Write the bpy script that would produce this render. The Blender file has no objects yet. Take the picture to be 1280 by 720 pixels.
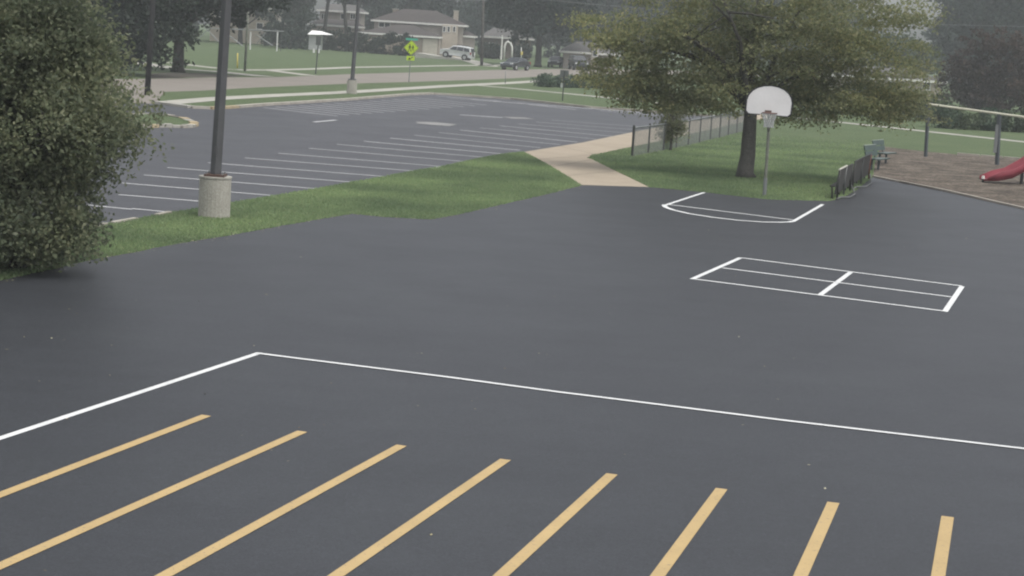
import bpy, bmesh, math, random
import numpy as np
from mathutils import Vector, Matrix

# ------------------------------------------------------------------ camera, sky, sun, exposure
sc = bpy.context.scene
col = sc.collection
CAM_H, FPX, ROLL = 4.6, 2300.0, 0.062
PITCH = math.atan(322.0 / FPX)
Fv = Vector((0, math.cos(PITCH), -math.sin(PITCH)))
R0 = Vector((1, 0, 0)); U0 = R0.cross(Fv)
Rv = R0 * math.cos(ROLL) + U0 * math.sin(ROLL)
Uv = U0 * math.cos(ROLL) - R0 * math.sin(ROLL)
CAM = Vector((0, 0, CAM_H))
cd = bpy.data.cameras.new('camera'); cam = bpy.data.objects.new('camera', cd); col.objects.link(cam)
m = Matrix((Rv, Uv, -Fv)).transposed().to_4x4(); m.translation = CAM
cam.matrix_world = m
cd.sensor_width = 36; cd.lens = 36 * FPX / 1280; cd.clip_start = 0.1; cd.clip_end = 3000
sc.camera = cam

SUN_EL, SUN_AZ = math.radians(66), math.radians(128)      # azimuth from +Y towards +X
w = bpy.data.worlds.new('World'); sc.world = w; w.use_nodes = True
nt = w.node_tree; bg = nt.nodes['Background']
sky = nt.nodes.new('ShaderNodeTexSky'); sky.sky_type = 'NISHITA'; sky.sun_disc = False
sky.sun_elevation = SUN_EL; sky.sun_rotation = SUN_AZ
sky.air_density = 1.0; sky.dust_density = 4.0; sky.ozone_density = 1.0
hs = nt.nodes.new('ShaderNodeHueSaturation'); hs.inputs['Saturation'].default_value = 0.22
nt.links.new(sky.outputs[0], hs.inputs['Color']); nt.links.new(hs.outputs[0], bg.inputs[0])
bg.inputs[1].default_value = 0.15
sd = bpy.data.lights.new('sun', 'SUN'); sd.energy = 0.65; sd.angle = math.radians(18); sd.color = (1, .96, .9)
so = bpy.data.objects.new('sun', sd); col.objects.link(so)
sdir = Vector((math.sin(SUN_AZ) * math.cos(SUN_EL), math.cos(SUN_AZ) * math.cos(SUN_EL), math.sin(SUN_EL)))
so.rotation_euler = sdir.to_track_quat('Z', 'Y').to_euler(); so.location = (0, -10, 60)
sc.view_settings.view_transform = 'Standard'; sc.view_settings.look = 'None'
sc.view_settings.exposure = 0.62; sc.view_settings.gamma = 1
sc.render.engine = 'CYCLES'
sc.cycles.use_denoising = True
sc.cycles.max_bounces = 12; sc.cycles.diffuse_bounces = 8; sc.cycles.transmission_bounces = 10; sc.cycles.volume_bounces = 1; sc.cycles.transparent_max_bounces = 8
sc.cycles.filter_width = 2.1
HAZE = 0.0006

rng = random.Random(7)
nrg = np.random.default_rng(11)

# ------------------------------------------------------------------ photo pixel -> world
def ray(px, py):
    return Rv * ((px - 640) / FPX) - Uv * ((py - 360) / FPX) + Fv
def G(px, py, z=0.0):
    d = ray(px, py); t = (z - CAM_H) / d.z
    p = CAM + d * t
    return Vector((p.x, p.y, z))
def P(px, py, Y):
    d = ray(px, py); return CAM + d * (Y / d.y)

# ------------------------------------------------------------------ materials
def new_mat(name):
    mt = bpy.data.materials.new(name); mt.use_nodes = True
    return mt, mt.node_tree, mt.node_tree.nodes['Principled BSDF']
def ramp(nt, fac, cols, pos=None):
    r = nt.nodes.new('ShaderNodeValToRGB')
    n = len(cols); els = r.color_ramp.elements
    while len(els) < n: els.new(0.5)
    for i, c in enumerate(cols):
        els[i].position = pos[i] if pos else i / (n - 1)
        els[i].color = (*c, 1)
    nt.links.new(fac, r.inputs[0]); return r.outputs[0]
def noise(nt, scale, detail=4, rough=.55, vec=None, kind='FBM'):
    n = nt.nodes.new('ShaderNodeTexNoise'); n.inputs['Scale'].default_value = scale
    n.inputs['Detail'].default_value = detail; n.inputs['Roughness'].default_value = rough
    if vec is not None: nt.links.new(vec, n.inputs['Vector'])
    return n.outputs[0]
def mixc(nt, fac, a, b, mode='MIX'):
    mx = nt.nodes.new('ShaderNodeMix'); mx.data_type = 'RGBA'; mx.blend_type = mode
    for sck, v in ((mx.inputs[0], fac), (mx.inputs[6], a), (mx.inputs[7], b)):
        if hasattr(v, 'is_output'): nt.links.new(v, sck)
        elif isinstance(v, tuple): sck.default_value = (*v, 1)
        else: sck.default_value = v
    return mx.outputs[2]
def world_pos(nt):
    return nt.nodes.new('ShaderNodeNewGeometry').outputs['Position']
def bump(nt, bs, h, strength=.3, dist=.01):
    b = nt.nodes.new('ShaderNodeBump'); b.inputs['Strength'].default_value = strength
    b.inputs['Distance'].default_value = dist
    nt.links.new(h, b.inputs['Height']); nt.links.new(b.outputs[0], bs.inputs['Normal'])
def mat_noise(name, cols, scale, rough=.85, detail=5, fine=None, bmp=None, metallic=0, pos=None, spec=.3):
    mt, nt, bs = new_mat(name)
    v = world_pos(nt)
    c = ramp(nt, noise(nt, scale, detail, .6, v), cols, pos)
    if fine:
        f = ramp(nt, noise(nt, fine[0], 2, .6, v), [(1 - fine[1],) * 3, (1 + fine[1],) * 3], (.3, .7))
        c = mixc(nt, 1.0, c, f, 'MULTIPLY')
    nt.links.new(c, bs.inputs['Base Color'])
    bs.inputs['Roughness'].default_value = rough; bs.inputs['Metallic'].default_value = metallic
    bs.inputs['Specular IOR Level'].default_value = spec
    if bmp: bump(nt, bs, noise(nt, bmp[0], 3, .6, v), bmp[1], bmp[2])
    return mt
def mul(c, k): return tuple(x * k for x in c)
def plain(name, c, rough=.6, metallic=0, var=.12, scale=3, spec=.4):
    return mat_noise(name, [mul(c, 1 - var), mul(c, 1 + var)], scale, rough, 4, metallic=metallic, pos=(.3, .7), spec=spec)
def leaf_mat(name, cols, trans=.3, scale=.5):
    mt, nt, bs = new_mat(name)
    g = nt.nodes.new('ShaderNodeNewGeometry')
    c1 = ramp(nt, g.outputs['Random Per Island'], cols)
    n = ramp(nt, noise(nt, scale, 3, .5, g.outputs['Position']), [(.72, .74, .74), (1.25, 1.22, 1.1)], (.35, .68))
    c = mixc(nt, 1.0, c1, n, 'MULTIPLY')
    nt.links.new(c, bs.inputs['Base Color']); bs.inputs['Roughness'].default_value = .62
    bs.inputs['Specular IOR Level'].default_value = .25
    t = nt.nodes.new('ShaderNodeBsdfTranslucent'); nt.links.new(c, t.inputs[0])
    ms = nt.nodes.new('ShaderNodeMixShader'); ms.inputs[0].default_value = trans
    nt.links.new(bs.outputs[0], ms.inputs[1]); nt.links.new(t.outputs[0], ms.inputs[2])
    nt.links.new(ms.outputs[0], nt.nodes['Material Output'].inputs[0])
    return mt

def asphalt_mat(name, base, tint, sheen_rough=.6):
    mt, nt, bs = new_mat(name); v = world_pos(nt)
    big = ramp(nt, noise(nt, .22, 5, .6, v), [mul(base, .95), base, mul(tint, 1.03)], (.3, .5, .72))
    mid = ramp(nt, noise(nt, 2.1, 4, .65, v), [(.94,) * 3, (1.06,) * 3], (.32, .68))
    g2 = ramp(nt, noise(nt, 11, 4, .75, v), [(.80,) * 3, (1.0,) * 3, (1.24,) * 3], (.3, .5, .7))
    mid = mixc(nt, 1.0, mid, g2, 'MULTIPLY')
    fine = ramp(nt, noise(nt, 34, 4, .8, v), [(.5,) * 3, (1.0,) * 3, (1.9,) * 3], (.3, .52, .78))
    c = mixc(nt, 1.0, mixc(nt, 1.0, big, mid, 'MULTIPLY'), fine, 'MULTIPLY')
    # broom / squeegee streaks of the sealcoat
    mp = nt.nodes.new('ShaderNodeMapping'); mp.inputs['Rotation'].default_value = (0, 0, .5); mp.inputs['Scale'].default_value = (.12, 1.6, 1)
    nt.links.new(v, mp.inputs[0])
    st = ramp(nt, noise(nt, .8, 3, .6, mp.outputs[0]), [(.96,) * 3, (1.04,) * 3], (.35, .65))
    c = mixc(nt, 1.0, c, st, 'MULTIPLY')
    nt.links.new(c, bs.inputs['Base Color'])
    bs.inputs['Specular IOR Level'].default_value = .42
    r = ramp(nt, noise(nt, .5, 4, .6, v), [(sheen_rough - .015,) * 3, (sheen_rough + .03,) * 3], (.3, .7)); nt.links.new(r, bs.inputs['Roughness'])
    bump(nt, bs, noise(nt, 70, 3, .7, v), .35, .006)
    return mt
def grass_mat(name, cols, dry):
    mt, nt, bs = new_mat(name); v = world_pos(nt)
    a = ramp(nt, noise(nt, .28, 5, .62, v), cols, (.3, .5, .7))
    f = ramp(nt, noise(nt, 9, 4, .7, v), [(.62,) * 3, (1.0,) * 3, (1.42,) * 3], (.28, .5, .74))
    c = mixc(nt, 1.0, a, f, 'MULTIPLY')
    d = ramp(nt, noise(nt, 1.1, 5, .7, v), [(0,) * 3, (1,) * 3], (.56, .74))
    c = mixc(nt, d, c, mixc(nt, 1.0, dry, f, 'MULTIPLY'))
    nt.links.new(c, bs.inputs['Base Color']); bs.inputs['Roughness'].default_value = .9
    bs.inputs['Specular IOR Level'].default_value = .15
    bump(nt, bs, noise(nt, 22, 3, .7, v), .8, .05)
    return mt
def paint_mat(name, c, wear):
    mt, nt, bs = new_mat(name); v = world_pos(nt)
    big = ramp(nt, noise(nt, 1.3, 4, .6, v), [mul(c, .86), c], (.3, .65))
    w1 = ramp(nt, noise(nt, 26, 4, .75, v), [(0,) * 3, (1,) * 3], (wear, wear + .12))
    cc = mixc(nt, w1, (.12, .12, .118), big)
    nt.links.new(cc, bs.inputs['Base Color']); bs.inputs['Roughness'].default_value = .65
    return mt
def brick_mat(name, c1, c2, mortar, scale=1.0):
    mt, nt, bs = new_mat(name)
    tc = nt.nodes.new('ShaderNodeTexCoord'); mp = nt.nodes.new('ShaderNodeMapping'); mp.inputs['Rotation'].default_value = (math.pi / 2, 0, 0)
    nt.links.new(tc.outputs['Object'], mp.inputs[0])
    b = nt.nodes.new('ShaderNodeTexBrick'); nt.links.new(mp.outputs[0], b.inputs['Vector'])
    b.inputs['Color1'].default_value = (*c1, 1); b.inputs['Color2'].default_value = (*c2, 1); b.inputs['Mortar'].default_value = (*mortar, 1)
    b.inputs['Scale'].default_value = scale; b.inputs['Brick Width'].default_value = .3; b.inputs['Row Height'].default_value = .1; b.inputs['Mortar Size'].default_value = .012
    c = mixc(nt, 1.0, b.outputs[0], ramp(nt, noise(nt, .9, 4), [(.82,) * 3, (1.12,) * 3], (.3, .7)), 'MULTIPLY')
    nt.links.new(c, bs.inputs['Base Color']); bs.inputs['Roughness'].default_value = .9
    return mt
def shingle_mat(name, c):
    mt, nt, bs = new_mat(name); tc = nt.nodes.new('ShaderNodeTexCoord')
    b = nt.nodes.new('ShaderNodeTexBrick'); nt.links.new(tc.outputs['Object'], b.inputs['Vector'])
    b.inputs['Color1'].default_value = (*mul(c, .8), 1); b.inputs['Color2'].default_value = (*mul(c, 1.2), 1); b.inputs['Mortar'].default_value = (*mul(c, .6), 1)
    b.inputs['Brick Width'].default_value = .4; b.inputs['Row Height'].default_value = .25; b.inputs['Mortar Size'].default_value = .02; b.inputs['Scale'].default_value = 1
    cc = mixc(nt, 1.0, b.outputs[0], ramp(nt, noise(nt, .5, 4), [(.8,) * 3, (1.2,) * 3], (.3, .7)), 'MULTIPLY')
    nt.links.new(cc, bs.inputs['Base Color']); bs.inputs['Roughness'].default_value = .9
    return mt

M = dict(
    asphalt=asphalt_mat('playground_asphalt', (.0275, .030, .0355), (.0305, .0335, .0385), .54),
    lot=asphalt_mat('parking_asphalt', (.044, .0455, .0515), (.051, .053, .059), .56),
    grass=grass_mat('lawn', [(.078, .110, .052), (.087, .120, .057), (.100, .131, .064)], (.125, .137, .072)),
    blade=leaf_mat('grass_blade', [(.20, .285, .155), (.24, .325, .175), (.29, .35, .20)], .55, .25),
    concrete=mat_noise('path_concrete', [(.25, .212, .16), (.335, .283, .215), (.39, .332, .258)], .7, .9, 6, (18, .1), (40, .3, .004)),
    road=mat_noise('road_concrete', [(.165, .147, .128), (.205, .185, .16), (.24, .215, .187)], .25, .9, 6, (6, .1)),
    walk=mat_noise('sidewalk_concrete', [(.30, .29, .255), (.40, .385, .34)], .8, .9, 5, (10, .08), pos=(.3, .7)),
    kerb=mat_noise('kerb_concrete', [(.28, .26, .22), (.42, .39, .34)], 1.2, .9, 5, pos=(.3, .7)),
    kerb_yellow=mat_noise('kerb_yellow_paint', [(.30, .24, .16), (.42, .345, .22)], 1.5, .8, 5, pos=(.35, .6)),
    kerb_dark=mat_noise('kerb_dirty', [(.09, .085, .07), (.16, .145, .12)], 1.5, .9, 5, pos=(.35, .6)),
    base=mat_noise('base_concrete', [(.23, .22, .19), (.35, .335, .295), (.43, .41, .365)], 2.2, .92, 7, (28, .18), (45, .5, .006)),
    mulch=mat_noise('wood_mulch', [(.055, .044, .034), (.105, .086, .066), (.16, .134, .106)], .9, .95, 9, (7, .75), (12, 1.0, .08), pos=(.34, .5, .66)),
    white=paint_mat('white_line_paint', (.68, .69, .68), .28),
    lotwhite=paint_mat('lot_line_paint', (.74, .74, .73), .30),
    faint=paint_mat('faded_line_paint', (.56, .56, .56), .34),
    yellow=paint_mat('yellow_line_paint', (.46, .33, .15), .29),
    steel_dark=plain('dark_bronze_pole', (.078, .079, .082), .6, .1),
    steel_grey=plain('galvanised_steel', (.22, .23, .23), .5, .5),
    wood_pole=mat_noise('weathered_pole_wood', [(.05, .046, .042), (.11, .10, .09)], 3, .9, 5, pos=(.3, .7)),
    wood_dark=mat_noise('dark_pole_wood', [(.022, .022, .024), (.045, .044, .044)], 3, .9, 5, pos=(.3, .7)),
    hoop_pole=mat_noise('hoop_pole_paint', [(.13, .14, .11), (.22, .225, .19)], 5, .6, 5, pos=(.35, .65)),
    board=mat_noise('backboard_paint', [(.66, .645, .63), (.74, .725, .71)], 1.5, .5, 5, (20, .03), pos=(.3, .7)),
    trim=plain('dark_rim_trim', (.035, .035, .035), .5, .2),
    rim=plain('faded_rim_paint', (.14, .085, .07), .5, .3),
    net=plain('pale_net', (.46, .47, .46), .8),
    bark=mat_noise('bark', [(.038, .036, .033), (.085, .08, .072), (.12, .112, .10)], 6, .95, 6, (30, .3), (18, .8, .03)),
    bark_dark=mat_noise('dark_bark', [(.022, .02, .018), (.055, .05, .044)], 5, .95, 5, (20, .3), pos=(.3, .7)),
    fence=plain('dark_fence_post', (.055, .058, .055), .6, .3),
    wire=plain('chain_link_wire', (.15, .16, .155), .6, .4),
    patch=mat_noise('grey_patch', [(.20, .198, .19), (.27, .265, .255)], 1.5, .9, 5, (8, .15), pos=(.3, .7)),
    shaded_dirt=mat_noise('shaded_bare_soil', [(.035, .032, .026), (.065, .058, .046), (.06, .075, .04)], .8, .95, 6, (6, .3)),  # soil tones darkened to hold the tree's shade as well
    mulch_edge=mat_noise('border_timber', [(.30, .27, .23), (.42, .38, .33)], 2, .9, 5, pos=(.3, .7)),
    play_post=plain('slate_play_post', (.065, .074, .082), .6),
    play_beam=plain('cream_beam', (.62, .60, .48), .5),
    slide=mat_noise('red_slide_plastic', [(.17, .020, .032), (.24, .036, .052)], 2, .6, 4, pos=(.3, .7)),
    black=plain('black_plastic', (.02, .02, .02), .5),
    bench_dark=plain('dark_expanded_metal', (.045, .045, .042), .6, .2),
    bench_tube=plain('silver_tube', (.13, .135, .13), .6, .3),
    bench_rust=plain('rusty_red_tube', (.17, .065, .05), .7), plate_rust=plain('rusty_brown_plate', (.075, .045, .035), .8),
    bench_cap=plain('pale_bench_cap', (.5, .49, .42), .6),
    green_seat=plain('teal_green_seat', (.035, .062, .055), .5),
    green_edge=plain('worn_pale_edge', (.33, .36, .33), .6),
    brick_dim=brick_mat('dim_brown_brick', (.13, .10, .08), (.17, .135, .11), (.19, .17, .15)),
    brick=brick_mat('tan_brick', (.22, .175, .135), (.29, .235, .185), (.32, .29, .25)),
    brick_pale=brick_mat('pale_tan_brick', (.34, .29, .23), (.42, .36, .29), (.42, .39, .34)),
    siding=mat_noise('grey_tan_siding', [(.26, .23, .20), (.33, .295, .26)], 1, .85, 4, pos=(.3, .7)),
    siding_white=mat_noise('white_siding', [(.58, .58, .56), (.7, .7, .68)], 1, .8, 4, pos=(.3, .7)),
    roof=shingle_mat('brown_shingles', (.060, .050, .046)),
    roof_grey=shingle_mat('grey_shingles', (.11, .105, .10)),
    fascia=plain('white_fascia', (.66, .65, .61), .6),
    pane=plain('dark_window_glass', (.018, .022, .026), .12, 0, spec=.6),
    frame=plain('white_window_frame', (.62, .62, .60), .6),
    door=plain('beige_garage_door', (.50, .46, .39), .7),
    car_white=plain('silver_white_car_paint', (.60, .61, .61), .3, .15),
    car_dark=plain('dark_grey_car_paint', (.06, .068, .075), .28, .3),
    car_black=plain('black_car_paint', (.022, .024, .028), .3, .2),
    tyre=plain('tyre_rubber', (.018, .018, .018), .85),
    wheel_rim=plain('alloy_rim', (.42, .43, .43), .35, .6),
    lamp_clear=plain('headlamp_lens', (.6, .62, .62), .2),
    lamp_red=plain('tail_lamp_lens', (.25, .02, .02), .3),
    sign_yg=plain('fluorescent_yellow_green', (.46, .62, .03), .5, var=.05),
    sign_black=plain('sign_black_ink', (.015, .02, .01), .6),
    sign_green=plain('street_sign_green', (.08, .38, .28), .5),
    sign_back=plain('grey_sign_back', (.10, .11, .105), .6, .3),
    marker=plain('yellow_marker', (.62, .50, .12), .6),
    shed=plain('pale_grey_panel', (.33, .34, .33), .8),
    shed_roof=plain('white_sheet_roof', (.78, .78, .76), .6),
    leaf_bush=leaf_mat('bush_leaf', [(.122, .15, .10), (.162, .192, .122), (.205, .23, .145), (.29, .30, .205)], .55, .8),
    leaf_olive=leaf_mat('olive_leaf', [(.16, .19, .11), (.22, .245, .136), (.27, .282, .155), (.33, .315, .18)], .55, .45),
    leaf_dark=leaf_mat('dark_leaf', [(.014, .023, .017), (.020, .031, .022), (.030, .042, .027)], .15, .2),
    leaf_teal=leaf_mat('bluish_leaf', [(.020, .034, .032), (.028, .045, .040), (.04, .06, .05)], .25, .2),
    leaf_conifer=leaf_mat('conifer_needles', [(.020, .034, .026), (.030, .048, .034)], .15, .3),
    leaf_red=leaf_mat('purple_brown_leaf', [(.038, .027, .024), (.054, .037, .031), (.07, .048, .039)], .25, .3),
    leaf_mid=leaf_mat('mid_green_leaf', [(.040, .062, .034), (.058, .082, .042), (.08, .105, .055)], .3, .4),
    leaf_low=leaf_mat('shrub_leaf', [(.045, .078, .052), (.065, .10, .066), (.085, .12, .078)], .3, .7),
    litter=leaf_mat('fallen_leaf', [(.30, .27, .17), (.45, .43, .34), (.16, .12, .06)], .1, 2),
    cable=plain('grey_cable', (.16, .165, .17), .6),
)

# ------------------------------------------------------------------ mesh builder
class MB:
    def __init__(s): s.v = []; s.f = []
    def add(s, vs, fs):
        o = len(s.v); s.v += [tuple(x) for x in vs]; s.f += [[i + o for i in f] for f in fs]; return s
    def box(s, c, size, rz=0, rot=None):
        x, y, z = (k / 2 for k in size); R = rot or Matrix.Rotation(rz, 3, 'Z'); c = Vector(c)
        vs = [c + R @ Vector(p) for p in ((-x, -y, -z), (x, -y, -z), (x, y, -z), (-x, y, -z), (-x, -y, z), (x, -y, z), (x, y, z), (-x, y, z))]
        return s.add(vs, [(0, 3, 2, 1), (4, 5, 6, 7), (0, 1, 5, 4), (1, 2, 6, 5), (2, 3, 7, 6), (3, 0, 4, 7)])
    def tube(s, pts, rs, n=8, cap=True):
        pts = [Vector(p) for p in pts]
        if not hasattr(rs, '__len__'): rs = [rs] * len(pts)
        o = len(s.v); prev = None
        for i, p in enumerate(pts):
            d = (pts[min(i + 1, len(pts) - 1)] - pts[max(i - 1, 0)]).normalized()
            if prev is None:
                a = d.cross(Vector((0, 0, 1)) if abs(d.z) < .9 else Vector((1, 0, 0))).normalized()
            else: a = (prev - d * prev.dot(d)).normalized()
            prev = a; b = d.cross(a)
            for k in range(n):
                t = 2 * math.pi * k / n; s.v.append(tuple(p + (a * math.cos(t) + b * math.sin(t)) * rs[i]))
        for i in range(len(pts) - 1):
            for k in range(n):
                k2 = (k + 1) % n; s.f.append([o + i * n + k, o + i * n + k2, o + (i + 1) * n + k2, o + (i + 1) * n + k])
        if cap:
            s.f.append([o + k for k in range(n)][::-1]); s.f.append([o + (len(pts) - 1) * n + k for k in range(n)])
        return s
    def prism(s, poly, z0, z1, top_only=False):
        n = len(poly)
        if top_only: return s.add([(p[0], p[1], z1) for p in poly], [list(range(n))])
        vs = [(p[0], p[1], z0) for p in poly] + [(p[0], p[1], z1) for p in poly]
        return s.add(vs, [list(range(n))[::-1], [n + i for i in range(n)]] + [[i, (i + 1) % n, n + (i + 1) % n, n + i] for i in range(n)])
    def extr(s, poly, a, b):
        """poly of (u,v) placed by function a (near) and b (far)"""
        n = len(poly)
        vs = [a(p) for p in poly] + [b(p) for p in poly]
        return s.add(vs, [list(range(n)), [n + i for i in range(n)][::-1]] + [[i, n + i, n + (i + 1) % n, (i + 1) % n] for i in range(n)])
    def build(s, name, mat, parent=None, smooth=False, loc=None):
        me = bpy.data.meshes.new(name); me.from_pydata(s.v, [], s.f); me.update()
        bm = bmesh.new(); bm.from_mesh(me); bmesh.ops.recalc_face_normals(bm, faces=bm.faces); bm.to_mesh(me); bm.free()
        return link(name, me, mat, parent, smooth, loc)
def link(name, me, mat, parent=None, smooth=False, loc=None):
    if mat: me.materials.append(mat)
    if smooth: me.polygons.foreach_set('use_smooth', [True] * len(me.polygons))
    o = bpy.data.objects.new(name, me); col.objects.link(o)
    if parent: o.parent = parent
    if loc is not None: o.location = loc
    return o
def thing(name, label, cat, loc=(0, 0, 0), rz=0, group=None):
    o = bpy.data.objects.new(name, None); col.objects.link(o); o.location = loc; o.rotation_euler = (0, 0, rz)
    o.empty_display_size = .3
    return tag(o, label, cat, group)
def tag(o, label, cat, group=None):
    o['label'] = label; o['category'] = cat
    if group: o['group'] = group
    return o
def struct(o): o['kind'] = 'structure'; return o
def stuff(o): o['kind'] = 'stuff'; return o
def copy_tree(o, parent=None):
    c = o.copy(); col.objects.link(c); c.parent = parent
    for ch in list(o.children): copy_tree(ch, c)
    return c
def dense(pts, step, jit=0, closed=True):
    """resample a polyline of Vectors, with a little raggedness"""
    out = []; n = len(pts)
    for i in range(n if closed else n - 1):
        a, b = pts[i], pts[(i + 1) % n]; L = (b - a).length; k = max(1, min(400, int(L / step)))
        nrm = Vector((-(b - a).y, (b - a).x, 0)).normalized() if L > 0 else Vector()
        for j in range(k):
            p = a.lerp(b, j / k)
            out.append(p + nrm * (rng.uniform(-jit, jit) if j else 0))
    if not closed: out.append(pts[-1])
    return out
def ribbon(pts, width):
    """flat polygon along a polyline (left/right offset points)"""
    n = len(pts); L = []; Rr = []
    for i in range(n):
        d = (pts[min(i + 1, n - 1)] - pts[max(i - 1, 0)]); d.z = 0; d.normalize()
        nn = Vector((-d.y, d.x, 0)) * width / 2
        L.append(pts[i] + nn); Rr.append(pts[i] - nn)
    return L, Rr
def strip(mb, pts, width, z0, z1=None):
    L, Rr = ribbon(pts, width)
    for i in range(len(pts) - 1):
        q = [L[i], L[i + 1], Rr[i + 1], Rr[i]]
        if z1 is None: mb.add([(p.x, p.y, z0) for p in q], [(0, 1, 2, 3)])
        else: mb.prism(q, z0, z1)
    return mb

# ------------------------------------------------------------------ ground, paving, markings
ZL, ZR, ZP = .004, .008, .012
struct(MB().prism([(-430, -30), (430, -30), (430, 640), (-430, 640)], 0, 0, True).build('ground', M['grass']))

edge_low = [G(*p) for p in ((0, 351), (60, 338), (110, 326), (150, 319), (200, 309), (245, 301), (290, 294), (360, 281), (440, 267.5), (480, 271.5), (540, 274.5), (570, 269), (600, 262), (660, 248.5), (700, 239), (727, 232))]
play_pts = dense([G(-260, 404), *edge_low], .25, .035, False)[:-1] + [G(727, 231.5), G(811, 234)] + \
    dense([G(812, 234.3), G(880, 240.5), G(960, 249.5), G(1035, 251.5), G(1050, 249), G(1070, 238), G(1091, 221.5)], .25, .03, False) + \
    [G(1180, 239.5), G(1280, 262), G(1500, 312), Vector((60, 5, 0)), Vector((60, -20, 0)), Vector((-40, -20, 0)), Vector((-40, 8, 0))]
play = struct(MB().prism(play_pts, 0, ZL, True).build('playground_asphalt', M['asphalt']))

lot_low = [G(*p) for p in ((-160, 330), (0, 305), (60, 293), (120, 283), (165, 275), (213, 266), (300, 252), (343, 244.8), (394, 236.2), (440, 228), (480, 221), (516, 214), (551, 208.5), (579, 202.5), (604, 197), (627, 193), (655, 190))]
lot_pts = dense(lot_low, .4, .04, False) + [G(*p) for p in ((727, 178.5), (790, 165.5), (860, 152), (905, 147), (870, 144.5), (830, 141.5), (740, 135.5), (640, 124.5), (540, 118), (510, 119), (440, 125), (330, 131.3), (262, 135.8), (240, 134.5), (195, 129.5), (120, 128), (-200, 128))]
lot = struct(MB().prism(lot_pts, 0, ZL, True).build('parking_lot', M['lot']))

path_pts = [G(*p) for p in ((655, 190), (690, 209), (727, 231.5), (811, 234), (770, 214), (740, 199), (733, 197.2), (745, 193.5), (780, 185.5), (823, 176.7), (862, 167.8), (928, 153), (990, 142), (990, 139.5), (905, 147), (860, 152), (790, 165.5), (727, 178.5))]
path = struct(MB().prism(path_pts, 0, ZR, True).build('concrete_path', M['concrete']))
# sawn joints across the path: dark slots between its slabs
jb = MB()
for a, b in (((672, 199.5), (745, 193.8)), ((690, 209), (741, 199.4)), ((708, 220), (770, 214)), ((700, 183), (745, 193.5)), ((727, 178.5), (780, 185.5)), ((790, 165.5), (823, 176.7))):
    strip(jb, [G(*a), G(*b)], .03, ZP)
jb.build('joint', M['kerb_dark'], path)

road = struct(MB().prism([G(*p) for p in ((-250, 101), (0, 100), (140, 99), (190, 98.5), (265, 96.8), (340, 96.5), (386, 95), (440, 92.5), (520, 90.5), (600, 88), (640, 87), (697, 86.3), (740, 86), (830, 88), (1000, 93), (1000, 97), (830, 93), (740, 93.5), (700, 94), (640, 98), (590, 100), (520, 102.3), (440, 104.5), (320, 109.5), (250, 113.5), (190, 115.5), (100, 118), (-250, 128))], 0, ZL, True).build('road', M['road']))
struct(MB().prism([G(*p) for p in ((100, 117.8), (190, 115.4), (206, 114.9), (200, 122), (197, 130), (120, 128.5))], 0, ZR + .004, True).build('driveway_apron', M['road']))

def walkway(pix, width, name='sidewalk', mat='walk', z=ZR):
    mb = MB(); strip(mb, dense([G(*p) for p in pix], 3, 0, False), width, z)
    return struct(mb.build(name, M[mat]))
walkway([(204, 129), (270, 123.3), (350, 119), (430, 115.5), (560, 107.5), (640, 103.6), (672, 101.5), (740, 99)], 1.5)
walkway([(600, 107), (640, 110.5), (700, 116.2), (752, 121.5), (800, 126.5), (900, 137), (1000, 147.8), (1140, 162.5), (1280, 177.5), (1500, 203)], 1.3, z=ZP)
walkway([(110, 68), (140, 72.5), (180, 79.5), (217, 85.5), (272, 89.5), (330, 95.5)], 2.2)
walkway([(210, 78), (230, 80.5), (272, 85.5), (300, 87.6), (340, 87.6), (400, 86), (440, 84.3), (560, 82.2), (640, 81.3)], 1.4, z=ZP)
walkway([(337, 88), (360, 91), (388, 94.6)], 1.6, z=ZP + .004)
walkway([(535, 63.5), (560, 70), (590, 76.5), (612, 83)], 2.6, 'driveway', 'walk', ZP)

def kerb(pix, name, mat, hgt=.13, wid=.16, parent=None, step=1.6):
    mb = MB(); strip(mb, [G(*p) for p in pix], wid, 0, hgt); return mb.build(name, M[mat], parent)
kb = struct(MB().build('kerb', None)); 
for seg, mt in (([(240, 135.6), (262, 136.6)], 'kerb'), ([(262.3, 136.65), (280, 136), (296, 135)], 'kerb_yellow'), ([(296.5, 134.9), (330, 132.2), (360, 130.4)], 'kerb'), ([(360.5, 130.35), (400, 127.8)], 'kerb'), ([(400.5, 127.75), (440, 125.2), (510, 119.2)], 'kerb'), ([(510.3, 119.2), (540, 118), (590, 121)], 'kerb'), ([(590.5, 121.05), (640, 124.5), (740, 135.4), (830, 141.4), (900, 147)], 'kerb')):
    kerb(seg, 'kerb_stone', mt, .13, .3, kb)
kerb([(197, 129.7), (240, 135.4)], 'kerb_stone', 'walk', .12, .5, kb)
# near edge stones of the lot beneath the bush
for seg in ([(118, 284.5), (132, 281)], [(140, 280), (170, 274.5)], [(196, 270), (212, 266.6)]):
    kerb(seg, 'kerb_stone', 'kerb', .05, .12, kb)

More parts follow.
